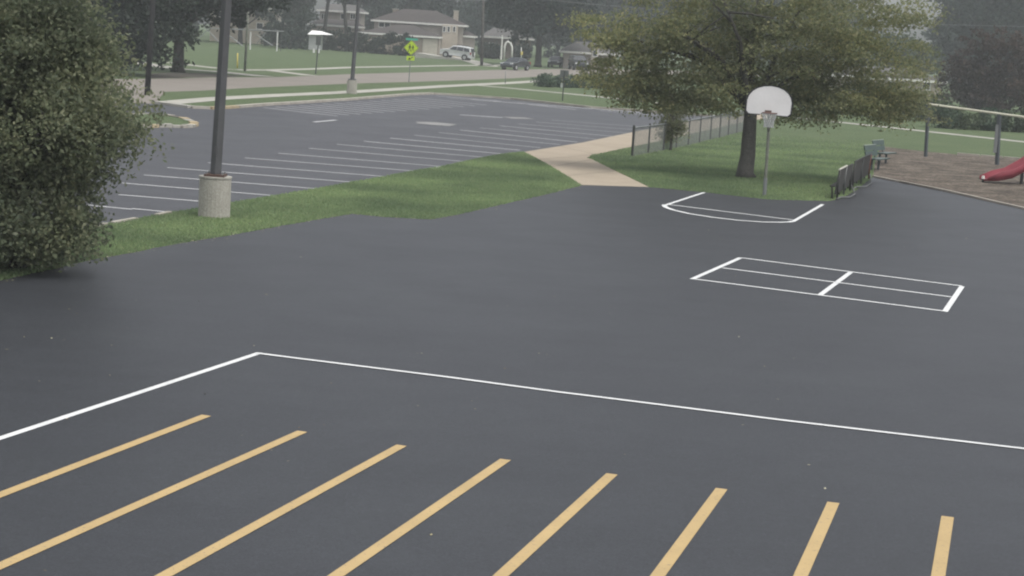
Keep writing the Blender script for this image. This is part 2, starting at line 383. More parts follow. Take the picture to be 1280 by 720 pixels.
# kerbed planting island at the lot entrance
isl_pix = [(150, 163), (185, 159.5), (205, 159), (225, 159.8), (237, 159.5), (243, 157.5), (238, 154), (228, 150.5), (215, 148), (190, 145), (150, 146)]
island = thing('planting_island', 'grassy kerbed island with broken yellowish kerb beside the bush', 'traffic island', G(205, 155))
ib = island.location
MB().prism([p - ib for p in (G(*q) for q in isl_pix)], 0, .10).build('turf', M['grass'], island)
for i, (a, b) in enumerate(zip(isl_pix[:-1], isl_pix[1:])):
    A, B = G(*a), G(*b)
    for k in range(2):
        p, q = A.lerp(B, k / 2 + .01), A.lerp(B, (k + 1) / 2 - .02)
        mb = MB(); strip(mb, [p - ib, q - ib], .34, 0, .12 + rng.uniform(-.03, .03))
        mb.build('kerb_stone', M[rng.choice(['kerb_yellow', 'walk', 'kerb', 'kerb_dark'])], island)

def line(a, b, parent, mat, width=.1, name='painted_line', z=ZR + .001):
    A, B = G(*a), G(*b); mb = MB(); strip(mb, [A, B], width, z); return mb.build(name, M[mat], parent)
# yellow line-up stripes and the long white boundary on the playground
for a, b in (((258, 520), (0, 619.5)), ((378, 540), (0, 708.5)), ((502, 557.5), (206, 720)), ((632, 575.2), (421, 720)), ((765, 593.3), (626.7, 720)), ((902, 611.7), (822.6, 720)), ((1041.7, 629), (1001, 720)), ((1184.5, 646.7), (1172.7, 720))):
    A, B = Vector(a), Vector(b); E = B + (B - A).normalized() * 120
    line(a, (E.x, E.y), play, 'yellow', .124, 'yellow_stripe')
line((325, 441.6), (-120, 588.2), play, 'white', .098, 'white_line')
mb = MB(); strip(mb, [G(*p) for p in ((321, 442.3), (360, 447.3), (560, 472.3), (700, 491.2), (760, 498.6), (980, 526.4), (1280, 561.8), (1500, 586))], .09, ZR + .005); mb.build('white_line', M['white'], play)
# small two-square court
for a, b, w_, z in (((865, 349.4), (926, 322.5), .105, .009), ((1181, 390), (1202.5, 358.4), .105, .009), ((1024.4, 369.7), (1063.4, 340.6), .105, .009), ((926, 322.8), (1202.5, 358.2), .105, .013), ((866, 349.2), (1180.5, 389.6), .105, .013), ((903, 335.5), (1189.5, 371.9), .105, .013)):
    line(a, b, play, 'white', w_, 'court_line', z)
# basketball key
line((880.2, 240.8), (831, 257), play, 'white', .105, 'court_line', .009)
line((1028.5, 255.7), (991, 277.4), play, 'white', .105, 'court_line', .009)
line((836, 256.2), (991.5, 275.4), play, 'white', .115, 'court_line', .013)
arc = [(831, 256.6), (830.2, 258), (833, 260), (840.6, 262.9), (861, 267.7), (891.4, 272.4), (922, 276.0), (952.3, 278.2), (974.7, 278.6), (986, 278.2), (991.5, 277.2)]
mb = MB(); strip(mb, [G(*p) for p in arc], .15, .017); mb.build('court_line', M['white'], play)

# parking bay lines
near = [((60, 252), (165, 262), 0), ((165, 261), (212.6, 265.6), 0), ((148, 243.6), (248.7, 251.8), 0), ((248.7, 251.8), (290, 255), 0), ((150, 228.8), (343, 244.9), 0), ((180, 219), (394.6, 236.1), 0), ((209, 209.8), (440, 227.9), 0), ((260, 203.7), (480, 220.8), 0), ((306, 197.6), (516, 213.8), 0), ((348, 191.8), (551, 208.2), 0), ((386, 185.5), (579, 202), 0), ((421, 180.5), (604, 196.7), 0)]
for a, b, k in near: line(a, b, lot, 'lotwhite', .09)
line((551, 208.2), (541, 211), lot, 'lotwhite', .12)
for i, (a, b) in enumerate((((455, 176.8), (627.5, 192.5)), ((488, 172.9), (650, 188)), ((518, 169.2), (675, 184.8)), ((548, 165.8), (700, 181)), ((575, 162.8), (722, 177.8)), ((600, 160), (745, 174)), ((625, 157.5), (765, 170.5)), ((648, 155), (785, 166.5)), ((670, 152.6), (803, 163)), ((690, 150.4), (820, 160)))):
    line(a, b, lot, 'lotwhite' if i in (0, 1, 4, 6) else 'faint', .12)
for i in range(14):
    t = i / 13; x = 330 + t * 190; y = 134.6 - t * 12.2
    line((x, y), (x + 92 - 4 * t, y + 10.5 - 1.5 * t), lot, 'faint', .15)
for i in range(9):
    t = i / 8; x = 560 + t * 230; y = 122.2 + t * 17
    line((x, y), (x + 66, y + 5.4 + t), lot, 'lotwhite', .12)
line((392.5, 152.7), (420, 150.2), lot, 'faint', .22)
line((575, 143.6), (628, 147.2), lot, 'faint', .35)
line((545, 119.8), (625, 126.5), lot, 'lotwhite', .14); line((660, 130.6), (720, 137.2), lot, 'lotwhite', .14); line((750, 138.4), (820, 144.4), lot, 'lotwhite', .14)
MB().prism([G(*p) for p in ((520, 152.3), (545, 153), (571, 155.7), (562, 157.6), (540, 156.2), (522, 154.4))], 0, ZR, True).build('concrete_patch', M['patch'], lot)
MB().prism([G(*p) for p in ((628, 146), (655, 147), (669, 149), (640, 148.3))], 0, ZR + .002, True).build('concrete_patch', M['patch'], lot)

# mulched play area with its timber border
mul_pts = [G(*p) for p in ((1091, 221.5), (1180, 239.5), (1280, 262), (1500, 312), (1520, 234), (1280, 199.5), (1200, 193.5), (1130, 186.5), (1104, 183), (1098, 190), (1093, 205))]
mulch = struct(MB().prism(dense(mul_pts, .5, .06), 0, .006, True).build('mulch_bed', M['mulch']))
tl = [(1091, 221.3), (1125, 228.2), (1180, 239.2), (1230, 250.4), (1280, 261.8), (1340, 275.6), (1400, 289)]
for a, b in zip(tl[:-1], tl[1:]):
    A, B = G(*a), G(*b); d = (B - A).normalized() * .02
    mb = MB(); strip(mb, [A + d, B - d], .12, 0, .07 + rng.uniform(-.008, .008)); mb.build('border_timber', M['mulch_edge'], mulch)
tl = [(1196, 193.4), (1225, 195.8), (1254, 198), (1300, 202)]
for a, b in zip(tl[:-1], tl[1:]):
    A, B = G(*a), G(*b); d = (B - A).normalized() * .03
    mb = MB(); strip(mb, [A + d, B - d], .16, 0, .1); mb.build('border_timber', M['mulch_edge'], mulch)

# ------------------------------------------------------------------ leaves
def leaf_obj(name, pts, size, mat, parent=None, loc=None, aspect=.55, up=.35, r=nrg):
    """one small bent-free leaf quad per point"""
    pts = np.asarray(pts, float); n = len(pts)
    nr = r.normal(size=(n, 3)); nr[:, 2] += up; nr /= np.linalg.norm(nr, axis=1, keepdims=True)
    t = np.cross(nr, r.normal(size=(n, 3))); t /= np.linalg.norm(t, axis=1, keepdims=True)
    b = np.cross(nr, t)
    s = size * r.uniform(.6, 1.35, (n, 1))
    L = t * s * .5; Wd = b * s * aspect * .5
    v = np.stack([pts - L, pts + Wd - L * .1, pts + L, pts - Wd - L * .1], 1).reshape(-1, 3)
    me = bpy.data.meshes.new(name)
    me.vertices.add(4 * n); me.vertices.foreach_set('co', v.ravel())
    me.loops.add(4 * n); me.loops.foreach_set('vertex_index', np.arange(4 * n, dtype=np.int32))
    me.polygons.add(n); me.polygons.foreach_set('loop_start', np.arange(0, 4 * n, 4, dtype=np.int32))
    me.update(calc_edges=True); me.validate()
    return link(name, me, mat, parent, loc=loc)
def clumps(center, rad, nclump, nleaf, crad, shell=.35, droop=0.0, r=nrg, low=-1.0, flat=.38):
    """clumps spread through an ellipsoid, most of them towards its skin"""
    c = np.array(center); rad = np.array(rad)
    d = r.normal(size=(nclump * 3, 3)); d /= np.linalg.norm(d, axis=1, keepdims=True); d = d[d[:, 2] > low][:nclump]
    rr = shell + (1 - shell) * r.uniform(0, 1, (len(d), 1)) ** .55
    cc = c + d * rr * rad * r.uniform(.84, 1.2, (len(d), 1))
    per = r.integers(int(nleaf * .5), int(nleaf * 1.5) + 1, len(d))
    idx = np.repeat(np.arange(len(d)), per)
    cr = crad * r.uniform(.6, 1.4, (len(d), 1))
    off = np.clip(r.normal(size=(len(idx), 3)), -1.7, 1.7) * cr[idx] * np.array([.55, .55, flat])
    p = cc[idx] + off
    if droop: p[:, 2] -= droop * np.hypot(off[:, 0], off[:, 1])
    return p, cc
def limbs(mb, base, h_fork, targets, r0, r1, rr, n=9, lean=(0, 0)):
    """tapered trunk with limbs up to given points"""
    b = Vector(base); top = b + Vector((lean[0], lean[1], h_fork))
    flare = [1.45, 1.12, 1.0, .9, .82]
    mb.tube([b + (top - b) * t + Vector((rr.uniform(-.03, .03) * (t > 0), rr.uniform(-.03, .03) * (t > 0), 0)) for t in (0, .08, .3, .65, 1)], [r0 * k for k in flare], n)
    for t in targets:
        t = Vector(t); s = b.lerp(top, rr.uniform(.82, .98)); mid = s.lerp(t, .45) + Vector((rr.uniform(-.3, .3), rr.uniform(-.3, .3), .12 * (t - s).length))
        r = r0 * rr.uniform(.32, .5)
        mb.tube([s, s.lerp(mid, .5), mid, t], [r, r * .8, r * .55, r1], 6)
        for k in range(3):
            q = mid.lerp(t, rr.uniform(0, .7)); e = q + Vector((rr.uniform(-1, 1), rr.uniform(-1, 1), rr.uniform(-.2, .8))) * (t - s).length * .3
            mb.tube([q, q.lerp(e, .5) + Vector((0, 0, .05)), e], [r * .35, r * .25, r1 * .6], 5)
def tree(name, label, cat, base, blobs, leaf, mat, trunk_h, trunk_r, bark='bark_dark', leafn=45, clump=.9, group=None, droop=0, low=-1.0, shell=.35, lean=(0, 0), up=.35, flat=.38):
    """blobs: (dx, dy, z, rx, ry, rz, nclumps) relative to the base"""
    t = thing(name, label, cat, base, 0, group)
    pts = []; tg = []
    for bx, by, bz, rx, ry, rz, nc in blobs:
        p, cc = clumps((bx, by, bz), (rx, ry, rz), nc, leafn, clump, shell, droop, low=low, flat=flat); pts.append(p)
        tg += [tuple(q) for q in cc[::max(1, len(cc) // 4)][:4]]
    p = np.concatenate(pts); p = p[p[:, 2] > .05]
    leaf_obj('crown', p, leaf, M[mat], t, up=up)
    mb = MB(); rr = random.Random(len(pts) * 13 + int(base[0] * 10)); limbs(mb, (0, 0, 0), trunk_h, tg[:14], trunk_r, .03, rr, lean=lean)
    mb.build('trunk', M[bark], t, smooth=True)
    return t

# near bush at the left edge
bb = G(22, 336)
tree('large_bush', 'big dense green bush filling the left edge beside the parking lot', 'bush', bb,
     [(-.3, .4, 1.5, 1.55, 1.5, 1.5, 230), (-.1, .2, 2.6, 2.05, 1.8, 1.1, 330), (.6, 0, 2.4, 1.45, 1.2, .9, 170), (-.4, .3, 3.7, 1.75, 1.6, 1.0, 240), (.5, .1, 3.6, 1.1, 1.1, .8, 110), (-.5, .2, 4.7, 1.7, 1.5, 1.0, 200), (-1.6, .2, 3.0, 1.7, 1.5, 2.4, 300), (.2, -.3, .9, 1.15, 1.0, .8, 130), (-1.2, -.4, .8, 1.3, 1.0, .8, 130)],
     .088, 'leaf_bush', 1.2, .12, leafn=72, clump=.36, shell=.5, droop=.15, up=.6)

# shade tree with the hoop in front of it
tb = G(932, 222)
tree('shade_tree', 'broad olive-green shade tree standing behind the basketball hoop', 'tree', tb,
     [(-1.9, 0, 4.7, 2.9, 2.6, 1.4, 95), (1.6, .2, 4.8, 2.9, 2.6, 1.4, 95), (0, 0, 6.2, 4.1, 3.6, 1.9, 200), (-3.9, -.2, 4.3, 1.8, 1.8, 1.0, 50), (4.0, .2, 4.4, 2.3, 2.0, 1.1, 66), (-2.6, -.3, 3.15, 2.7, 1.9, .5, 60), (3.2, .4, 3.0, 2.7, 1.9, .5, 66), (.4, .9, 3.5, 2.2, 1.8, .6, 44), (5.0, .3, 3.2, 1.2, 1.0, .5, 22), (-4.3, .2, 3.3, 1.7, 1.5, .7, 34), (4.9, .4, 2.6, 1.5, 1.4, .5, 26), (-3.6, 0, 2.5, 1.6, 1.4, .35, 22), (0, 0, 8.2, 3.2, 2.8, 1.6, 110), (-5.3, 0, 5.0, 1.3, 1.1, .7, 20), (-1.9, -.4, 2.55, 1.5, 1.2, .25, 20), (1.9, -.3, 2.35, 1.2, 1.2, .25, 16), (4.6, -.2, 6.0, 1.6, 1.6, .8, 26)],
     .118, 'leaf_olive', 2.5, .27, 'bark', leafn=100, clump=.66, droop=.3, shell=.3, up=.9, flat=.17)

# young tree by the fence
yb = G(838, 188)
tree('young_tree', 'slender young tree tangled over the chain link fence', 'small tree', yb,
     [(0, 0, 1.25, .5, .45, .65, 44), (.15, .1, 1.9, .8, .6, .4, 44), (-.25, 0, .75, .42, .35, .45, 24), (.35, 0, .9, .35, .3, .4, 18)], .085, 'leaf_olive', 1.5, .05, 'bark', leafn=44, clump=.24)

# far and middle background trees
def far_tree(name, label, px, py, rad, hgt, mat, n=70, leaf=.55, trunk_h=2.2, trunk_r=.3, low=-.9, cz=None, clump=1.0, cat='tree', flat=1.0, leafn=46, dx=0):
    b = G(px, py); cz = cz or hgt * .58; rz = hgt - cz
    bl = [(dx, 0, cz, rad * .75, rad * .75 * flat, rz * .95, n), (dx - rad * .42, rng.uniform(-.5, .5), cz - rz * .25, rad * .58, rad * .55 * flat, rz * .6, n // 2), (dx + rad * .42, rng.uniform(-.5, .5), cz - rz * .15, rad * .58, rad * .55 * flat, rz * .6, n // 2), (dx + rad * .1, 0, cz - rz * .55, rad * .62, rad * .6 * flat, rz * .4, n // 3)]
    return tree(name, label, cat, b, bl, leaf, mat, trunk_h, trunk_r, leafn=leafn, clump=clump, low=low, group='background trees')
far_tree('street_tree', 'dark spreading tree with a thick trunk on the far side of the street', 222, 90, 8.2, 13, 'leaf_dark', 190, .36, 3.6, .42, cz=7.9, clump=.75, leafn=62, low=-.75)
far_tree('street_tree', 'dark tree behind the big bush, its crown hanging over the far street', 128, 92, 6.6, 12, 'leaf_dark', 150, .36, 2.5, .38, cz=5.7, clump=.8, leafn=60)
def conifer(label, px, py, rad, hgt, mat='leaf_conifer'):
    b = G(px, py); bl = []
    for k in range(6):
        t = k / 5; bl.append((0, 0, .9 + t * (hgt - 1.8), rad * (1 - t * .72), rad * (1 - t * .72), hgt * .13, 44 - 5 * k))
    return tree('spruce_tree', label, 'tree', b, bl, .4, mat, hgt * .8, .22, leafn=50, clump=.6, group='background trees', up=.1)
conifer('dense dark spruce standing left of the pale shed', 362, 61, 4.2, 13)
specs = [
    (('deciduous_tree', 'tall dark tree rising behind the far left brick house'), 300, 55, 9, 19, 'leaf_dark'),
    (('deciduous_tree', 'dark tree closing the far left corner above the lawn'), 205, 49, 9, 16, 'leaf_dark'),
    (('deciduous_tree', 'bluish tree behind the roof of the main house'), 500, 56, 10, 21, 'leaf_teal'),
    (('deciduous_tree', 'bluish tree right of the main house chimney'), 588, 60, 10, 21, 'leaf_teal'),
    
    (('deciduous_tree', 'bluish tree between the grey utility pole and the white garden arch'), 622, 66.5, 8.5, 21, 'leaf_teal'),
    (('deciduous_tree', 'bluish tree at the end of the street beyond the sedan'), 735, 74, 9.5, 19, 'leaf_teal'),
    (('deciduous_tree', 'tree behind the left half of the shade tree crown'), 820, 80, 9.5, 18, 'leaf_mid'),
    (('deciduous_tree', 'tree behind the middle of the shade tree crown'), 930, 90, 9, 15, 'leaf_dark'),
    (('deciduous_tree', 'tree just left of the gap of white sky'), 1025, 99, 8, 13.5, 'leaf_mid'),
    (('deciduous_tree', 'low tree under the gap of white sky'), 1110, 108, 6.5, 7.6, 'leaf_mid'),
    (('deciduous_tree', 'tall bluish tree right of the gap of white sky'), 1216, 112, 7.2, 20, 'leaf_teal'),
    (('deciduous_tree', 'tall bluish tree at the right edge of the playground'), 1292, 117, 8.0, 20, 'leaf_teal'),
]
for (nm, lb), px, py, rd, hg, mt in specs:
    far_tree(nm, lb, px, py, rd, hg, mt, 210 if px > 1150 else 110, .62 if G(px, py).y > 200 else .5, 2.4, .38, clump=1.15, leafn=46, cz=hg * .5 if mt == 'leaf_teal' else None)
q_ = P(643, 60, 291)
far_tree_base = (q_.x, 291, 0)
tree('deciduous_tree', 'small dark tree overhanging the roof behind the white garden arch', 'tree', far_tree_base, [(0, 0, 9, 5.2, 4, 4.2, 110), (-2.6, -.5, 7, 2.6, 2.4, 1.6, 34), (2.8, 0, 7.2, 3, 2.6, 1.8, 36)], .55, 'leaf_teal', 5, .25, leafn=46, clump=1.0, group='background trees')
bare = Vector((P(416, 50, 279).x, 279, 0))
for k, (dx, lb) in enumerate(((-1.6, 'left one of two bare-trunked trees before the low brown roofed house'), (2.2, 'right one of two bare-trunked trees before the low brown roofed house'))):
    tree('deciduous_tree', lb, 'tree', (bare.x + dx, bare.y + k, 0), [(-.6, 0, 10.5, 3.2, 3, 2.4, 60), (1.0, 0, 12.5, 3, 3, 2.6, 50)], .5, 'leaf_dark', 7.5, .3, leafn=40, clump=.9, group='background trees', lean=(.7 - 1.6 * k, 0))
back = [(1215, 'tall tree farthest back, behind the reddish-brown tree'), (1300, 'tall tree farthest back at the right frame edge'), (150, 'tall tree farthest back at the left frame edge, behind the big bush'), (250, 'tall tree farthest back, behind the thick trunked street tree'), (350, 'tall tree farthest back, behind the spruce'), (455, 'tall tree farthest back, above the left roof of the main house'), (545, 'tall tree farthest back, right above the main house chimney'), (640, 'tall tree farthest back, above the white garden arch'), (700, 'tall tree farthest back, above the black sedan'), (780, 'tall tree farthest back, touching the left edge of the shade tree crown'), (870, 'tall tree farthest back, behind the left part of the shade tree crown'), (970, 'tall tree farthest back, behind the right part of the shade tree crown')]
for px, lb in back:
    q = P(px, 40, 335)
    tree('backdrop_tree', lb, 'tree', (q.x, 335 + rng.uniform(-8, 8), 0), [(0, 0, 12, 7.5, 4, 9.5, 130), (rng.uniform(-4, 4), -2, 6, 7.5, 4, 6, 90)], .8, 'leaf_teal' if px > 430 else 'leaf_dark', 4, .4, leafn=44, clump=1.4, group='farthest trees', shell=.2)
far_tree('deciduous_tree', 'dense bluish tree leaning over the parked dark sedan', 672, 83.5, 7.6, 17, 'leaf_teal', 170, .55, 4.5, .42, cz=9.6, clump=1.0, low=-.7)
far_tree('ornamental_tree', 'reddish-brown leaved tree behind the swing set', 1236, 138, 4.7, 8.0, 'leaf_red', 130, .32, 1.4, .2, cz=3.4, clump=.6, leafn=50)

def shrub(label, px, py, rx, ry, h, mat='leaf_low', n=40, leaf=.16, clump=.3, group=None, name='shrub', leafn=40):
    b = G(px, py); t = thing(name, label, 'shrub', b, 0, group)
    p, _ = clumps((0, 0, h * .45), (rx, ry, h * .55), n, leafn, clump, .4); p = p[p[:, 2] > .03]
    leaf_obj('foliage', p, leaf, M[mat], t)
    mb = MB()
    for k in range(5):
        a = k * 1.26; mb.tube([(0, 0, 0), (math.cos(a) * rx * .3, math.sin(a) * ry * .3, h * .35), (math.cos(a) * rx * .6, math.sin(a) * ry * .6, h * .75)], [.03, .022, .01], 5)
    mb.build('stem', M['bark_dark'], t); return t
for i, (px, lb) in enumerate(((682, 'leftmost low green shrub of the row beside the street'), (703, 'low shrub behind the small sign post'), (724, 'low shrub in the middle of the street row'), (745, 'low shrub next to the shade tree side of the row'), (766, 'rightmost low shrub of the street row under olive branches'))):
    shrub(lb, px, 108.5 + i * .6, .95, 1.6, 1.05, 'leaf_low', 40, .2, .33, 'low shrubs along the street')
for i, (px, lb) in enumerate(((1178, 'leftmost rounded shrub in the row behind the swing set'), (1206, 'second rounded shrub from the left behind the swing set'), (1236, 'rounded shrub behind the right swing post'), (1268, 'rightmost rounded shrub behind the cream swing beam'), )):
    shrub(lb, px, 160 + i * 1.6, 1.05, 1.2, 1.35, 'leaf_mid' if i % 2 else 'leaf_low', 42, .2, .34, 'shrubs behind the swing set')
for px, lb in ((975, 'round green shrub just right of the backboard, beyond the sidewalk'), (1020, 'round green shrub under the middle right branches, beyond the sidewalk'), (1066, 'round green shrub above the green benches, beyond the sidewalk'), (1110, 'round green shrub under the right tip of the shade tree'), (1150, 'round green shrub just left of the left swing post')):
    shrub(lb, px, 136 + (px - 975) * .085, 1.9, 1.5, 2.1 + rng.uniform(-.3, .5), 'leaf_mid', 60, .22, .42, 'shrubs beyond the right sidewalk')
for px, lb in ((609, 'dark rounded shrub at the foot of the grey utility pole, before the tan house'), (619, 'dark rounded shrub directly left of the white garden arch post'), (655, 'dark rounded shrub right of the reflector post')):
    q = P(px, 60, 286); b_ = Vector((q.x, 286, 0)); t = thing('shrub', lb, 'shrub', b_, 0, 'dark shrubs before the tan house')
    p, _ = clumps((0, 0, 1.1), (1.3, 1.0, 1.3), 40, 40, .45, .4); leaf_obj('foliage', p[p[:, 2] > .05], .36, M['leaf_dark'], t)
    MB().tube([(0, 0, 0), (0, 0, 1.0)], [.07, .04], 5).build('stem', M['bark_dark'], t)
hedge = thing('hedge', 'long dark clipped hedge in front of the main house', 'hedge', G(420, 63.5))
pp = []
for k in range(11):
    t = k / 10; q = G(338 + t * 166, 57.5 + t * 12.2) - hedge.location; hh = 2.6 + rng.uniform(-.5, .5)
    p, _ = clumps((q.x, q.y, hh * .45), (1.3, 1.3, hh * .6), 28, 38, .5, .4); pp.append(p)
p = np.concatenate(pp); p = p[p[:, 2] > .05]; leaf_obj('foliage', p, .42, M['leaf_dark'], hedge)
for k in range(11):
    t = k / 10; q = G(338 + t * 166, 57.5 + t * 12.2) - hedge.location; MB().tube([(q.x, q.y, 0), (q.x, q.y, 1.2)], [.06, .04], 5).build('stem', M['bark_dark'], hedge)

# grass blades on the nearer lawns
def in_poly(P_, poly):
    x, y = P_[:, 0], P_[:, 1]; ins = np.zeros(len(P_), bool); n = len(poly)
    for i in range(n):
        x1, y1 = poly[i][0], poly[i][1]; x2, y2 = poly[(i + 1) % n][0], poly[(i + 1) % n][1]
        c = (y1 > y) != (y2 > y); xi = (x2 - x1) * (y - y1) / ((y2 - y1) if y2 != y1 else 1e-9) + x1
        ins ^= c & (x < xi)
    return ins
def blades(poly, per_m2, hgt, name='grass', cap=90000, fade=400):
    a = np.array([(p.x, p.y) for p in poly]); lo, hi = a.min(0), a.max(0)
    n = int(min(cap * 3, (hi - lo).prod() * per_m2)); p = nrg.uniform(lo, hi, (n, 2)); p = p[in_poly(p, a)]; p = p[nrg.random(len(p)) < np.clip((fade - p[:, 1]) / 34, 0, 1)][:cap]
    n = len(p); ang = nrg.uniform(0, 6.283, n); h = hgt * nrg.uniform(.5, 1.4, n); wd = .012 + .01 * nrg.random(n)
    ln = nrg.normal(size=(n, 2)) * h[:, None] * .45
    d = np.stack([np.cos(ang), np.sin(ang)], 1) * wd[:, None]
    z = np.zeros(n)
    v = np.stack([np.c_[p - d, z], np.c_[p + d, z], np.c_[p + ln, h]], 1).reshape(-1, 3)
    me = bpy.data.meshes.new(name); me.vertices.add(3 * n); me.vertices.foreach_set('co', v.ravel())
    me.loops.add(3 * n); me.loops.foreach_set('vertex_index', np.arange(3 * n, dtype=np.int32))
    me.polygons.add(n); me.polygons.foreach_set('loop_start', np.arange(0, 3 * n, 3, dtype=np.int32)); me.update(calc_edges=True)
    return stuff(link(name, me, M['blade']))
verge = [G(-120, 376), *[p for p in edge_low], G(690, 209), G(655, 190), *lot_low[::-1]]
blades(verge, 700, .048, cap=150000)
lawn = [G(*p) for p in ((812, 234), (880, 240.5), (960, 249.5), (1035, 251.5), (1050, 249), (1070, 238), (1091, 221.5), (1093, 205), (1100, 183), (1140, 164), (1000, 149), (925, 156), (862, 169), (823, 178), (740, 194), (736, 198))]
blades(lawn, 380, .055, cap=150000, fade=97)
struct(MB().prism(dense([G(*p) for p in ((180, 92.5), (215, 90.5), (260, 92), (300, 94.8), (290, 96.3), (255, 96.6), (190, 98))], 1.0, .25), 0, .004, True).build('shaded_bare_earth', M['shaded_dirt']))  # bare soil beneath the street tree, with its shade painted into the dark colour
# scattered leaf litter on the asphalt and along its edges
pl = []
for k in range(110):
    q = G(rng.uniform(0, 1280), rng.triangular(240, 720, 262)); pl.append((q.x, q.y, .012))
for k in range(480):
    i = rng.randrange(len(edge_low) - 1); q = edge_low[i].lerp(edge_low[i + 1], rng.random()); pl.append((q.x + rng.gauss(0, .12), q.y + rng.gauss(0, .12) - .05, .02))
lt = stuff(leaf_obj('fallen_leaves', pl, .042, M['litter'], up=6)); tag(lt, 'scattered pale fallen leaves on the dark asphalt', 'leaves')

# ------------------------------------------------------------------ poles
def lean_top(base, px, py):
    """where the pole reaches in the plane standing at its base"""
    return P(px, py, base.y) - base
def light_pole(label, bpx, bpy_, tpx, tpy, prad, brad, bh, tall):
    b = G(bpx, bpy_); t = thing('light_pole', label, 'light pole', b, 0, 'parking lot light poles')
    mb = MB(); n = 24
    mb.tube([(0, 0, -.05), (0, 0, bh - .05), (0, 0, bh)], [brad, brad, brad - .04], n); mb.build('concrete_base', M['base'], t)
    MB().tube([(0, 0, bh - .03), (0, 0, bh + .004)], [brad + .012, brad + .012], n).build('base_rim', M['walk'], t)
    MB().box((0, 0, bh + .03), (prad * 3.4, prad * 3.4, .05)).build('base_plate', M['plate_rust'] if brad > .32 else M['steel_dark'], t)
    for sx in (-1, 1):
        for sy in (-1, 1):
            MB().tube([(sx * prad * 1.35, sy * prad * 1.35, bh + .05), (sx * prad * 1.35, sy * prad * 1.35, bh + .1)], .02, 6).build('anchor_bolt', M['steel_grey'], t)
    d = lean_top(b, tpx, tpy); d = d - Vector((0, 0, bh)); d = d / d.z; q = Vector((0, 0, bh + .05))
    mb = MB(); mb.tube([q, q + d * (tall - bh)], [prad, prad * .8], 4); pole = mb.build('pole', M['steel_dark'], t)
    # bevel the square section a little
    md = pole.modifiers.new('bevel', 'BEVEL'); md.width = .02; md.segments = 2
    MB().box(q + d * .55 + Vector((0, -prad * .75, 0)), (.09, .02, .16)).build('hand_hole_cover', M['steel_dark'], t)
    e = q + d * (tall - bh); MB().box(e + Vector((0, -.45, 0)), (.4, .9, .14)).build('lamp_head', M['steel_dark'], t)
    return t
light_pole('nearer dark light pole on a round concrete base in the grass verge', 267.5, 271, 283.5, 0, .135, .36, .92, 8.6)
light_pole('farther dark light pole on a concrete base by the street sidewalk', 439.5, 117, 448, 5, .14, .32, .85, 8.6)

def pole(label, bpx, bpy_, tpx, tpy, r, tall, mat, name='utility_pole', arm=False, group=None):
    b = G(bpx, bpy_); t = thing(name, label, 'pole', b, 0, group); d = lean_top(b, tpx, tpy); d /= d.z
    MB().tube([(0, 0, 0), d * tall * .5, d * tall], [r, r * .9, r * .75], 10).build('shaft', M[mat], t, True)
    if arm:
        MB().box(d * (tall - .6), (2.2, .12, .12)).build('crossarm', M[mat], t)
        for k in (-.9, -.3, .5, .95): MB().tube([d * (tall - .5) + Vector((k, 0, 0)), d * (tall - .3) + Vector((k, 0, 0))], .05, 6).build('insulator', M['steel_grey'], t)
    return t
pole('near-black wooden pole by the street next to the big bush', 184, 119, 191, 0, .155, 9.5, 'wood_dark')
pole('grey wooden utility pole right of the silver-white suv', 602, 82, 604.2, 0, .2, 11, 'wood_pole', arm=True)
pole('slim greenish steel post at the street edge before the far lawn', 306, 89, 310.5, 8, .11, 6.2, 'hoop_pole', name='steel_post')
pole('short yellow marker post in the far lawn', 296.6, 85, 297, 67, .06, 1.25, 'marker', name='marker_post')
pole('thin grey post at the street edge below the dark sedan', 631.5, 104.5, 632, 88, .035, 1.1, 'steel_grey', name='steel_post')
# overhead wires along the street
def wire(label, a, b, sag, r=.03):
    pts = [a.lerp(b, k / 16) - Vector((0, 0, sag * 4 * (k / 16) * (1 - k / 16))) for k in range(17)]
    o = MB().tube(pts, r, 5).build('power_line', M['cable']); tag(o, label, 'cable'); return o
u = G(602, 82)
wire('upper overhead power cable crossing in front of the far houses', Vector((-75, 150, 8.9)), u + Vector((-.9, 0, 8.8)), .7)
wire('lower overhead cable crossing in front of the far houses', Vector((-75, 150, 7.2)), u + Vector((.2, -.25, 8.0)), .8, .035)
wire('overhead cable running from the grey pole toward the right trees', u + Vector((.9, 0, 8.8)), P(1420, 35, 180), .9)

# signs
b = G(511, 103); sg = thing('crossing_sign', 'yellow-green diamond school crossing sign with arrow plaque by the street', 'sign', b)
dd = lean_top(b, 514.5, 54); dd /= dd.z
MB().tube([(0, 0, 0), dd * 3.35], .035, 8).build('post', M['steel_grey'], sg)
c = dd * 2.72 + Vector((0, -.05, 0)); h = .6
def diamond(c, h, y): return [(c.x, y, c.z - h), (c.x + h, y, c.z), (c.x, y, c.z + h), (c.x - h, y, c.z)]
dia = MB().add(diamond(c, h, c.y) + diamond(c, h, c.y + .012), [(0, 1, 2, 3), (7, 6, 5, 4), (0, 4, 5, 1), (1, 5, 6, 2), (2, 6, 7, 3), (3, 7, 4, 0)]).build('diamond_panel', M['sign_yg'], sg)
MB().add(diamond(c, h * .94, c.y - .002) + diamond(c, h * .89, c.y - .002), [(0, 1, 5, 4), (1, 2, 6, 5), (2, 3, 7, 6), (3, 0, 4, 7)]).build('border_line', M['sign_black'], dia)
pg = MB()
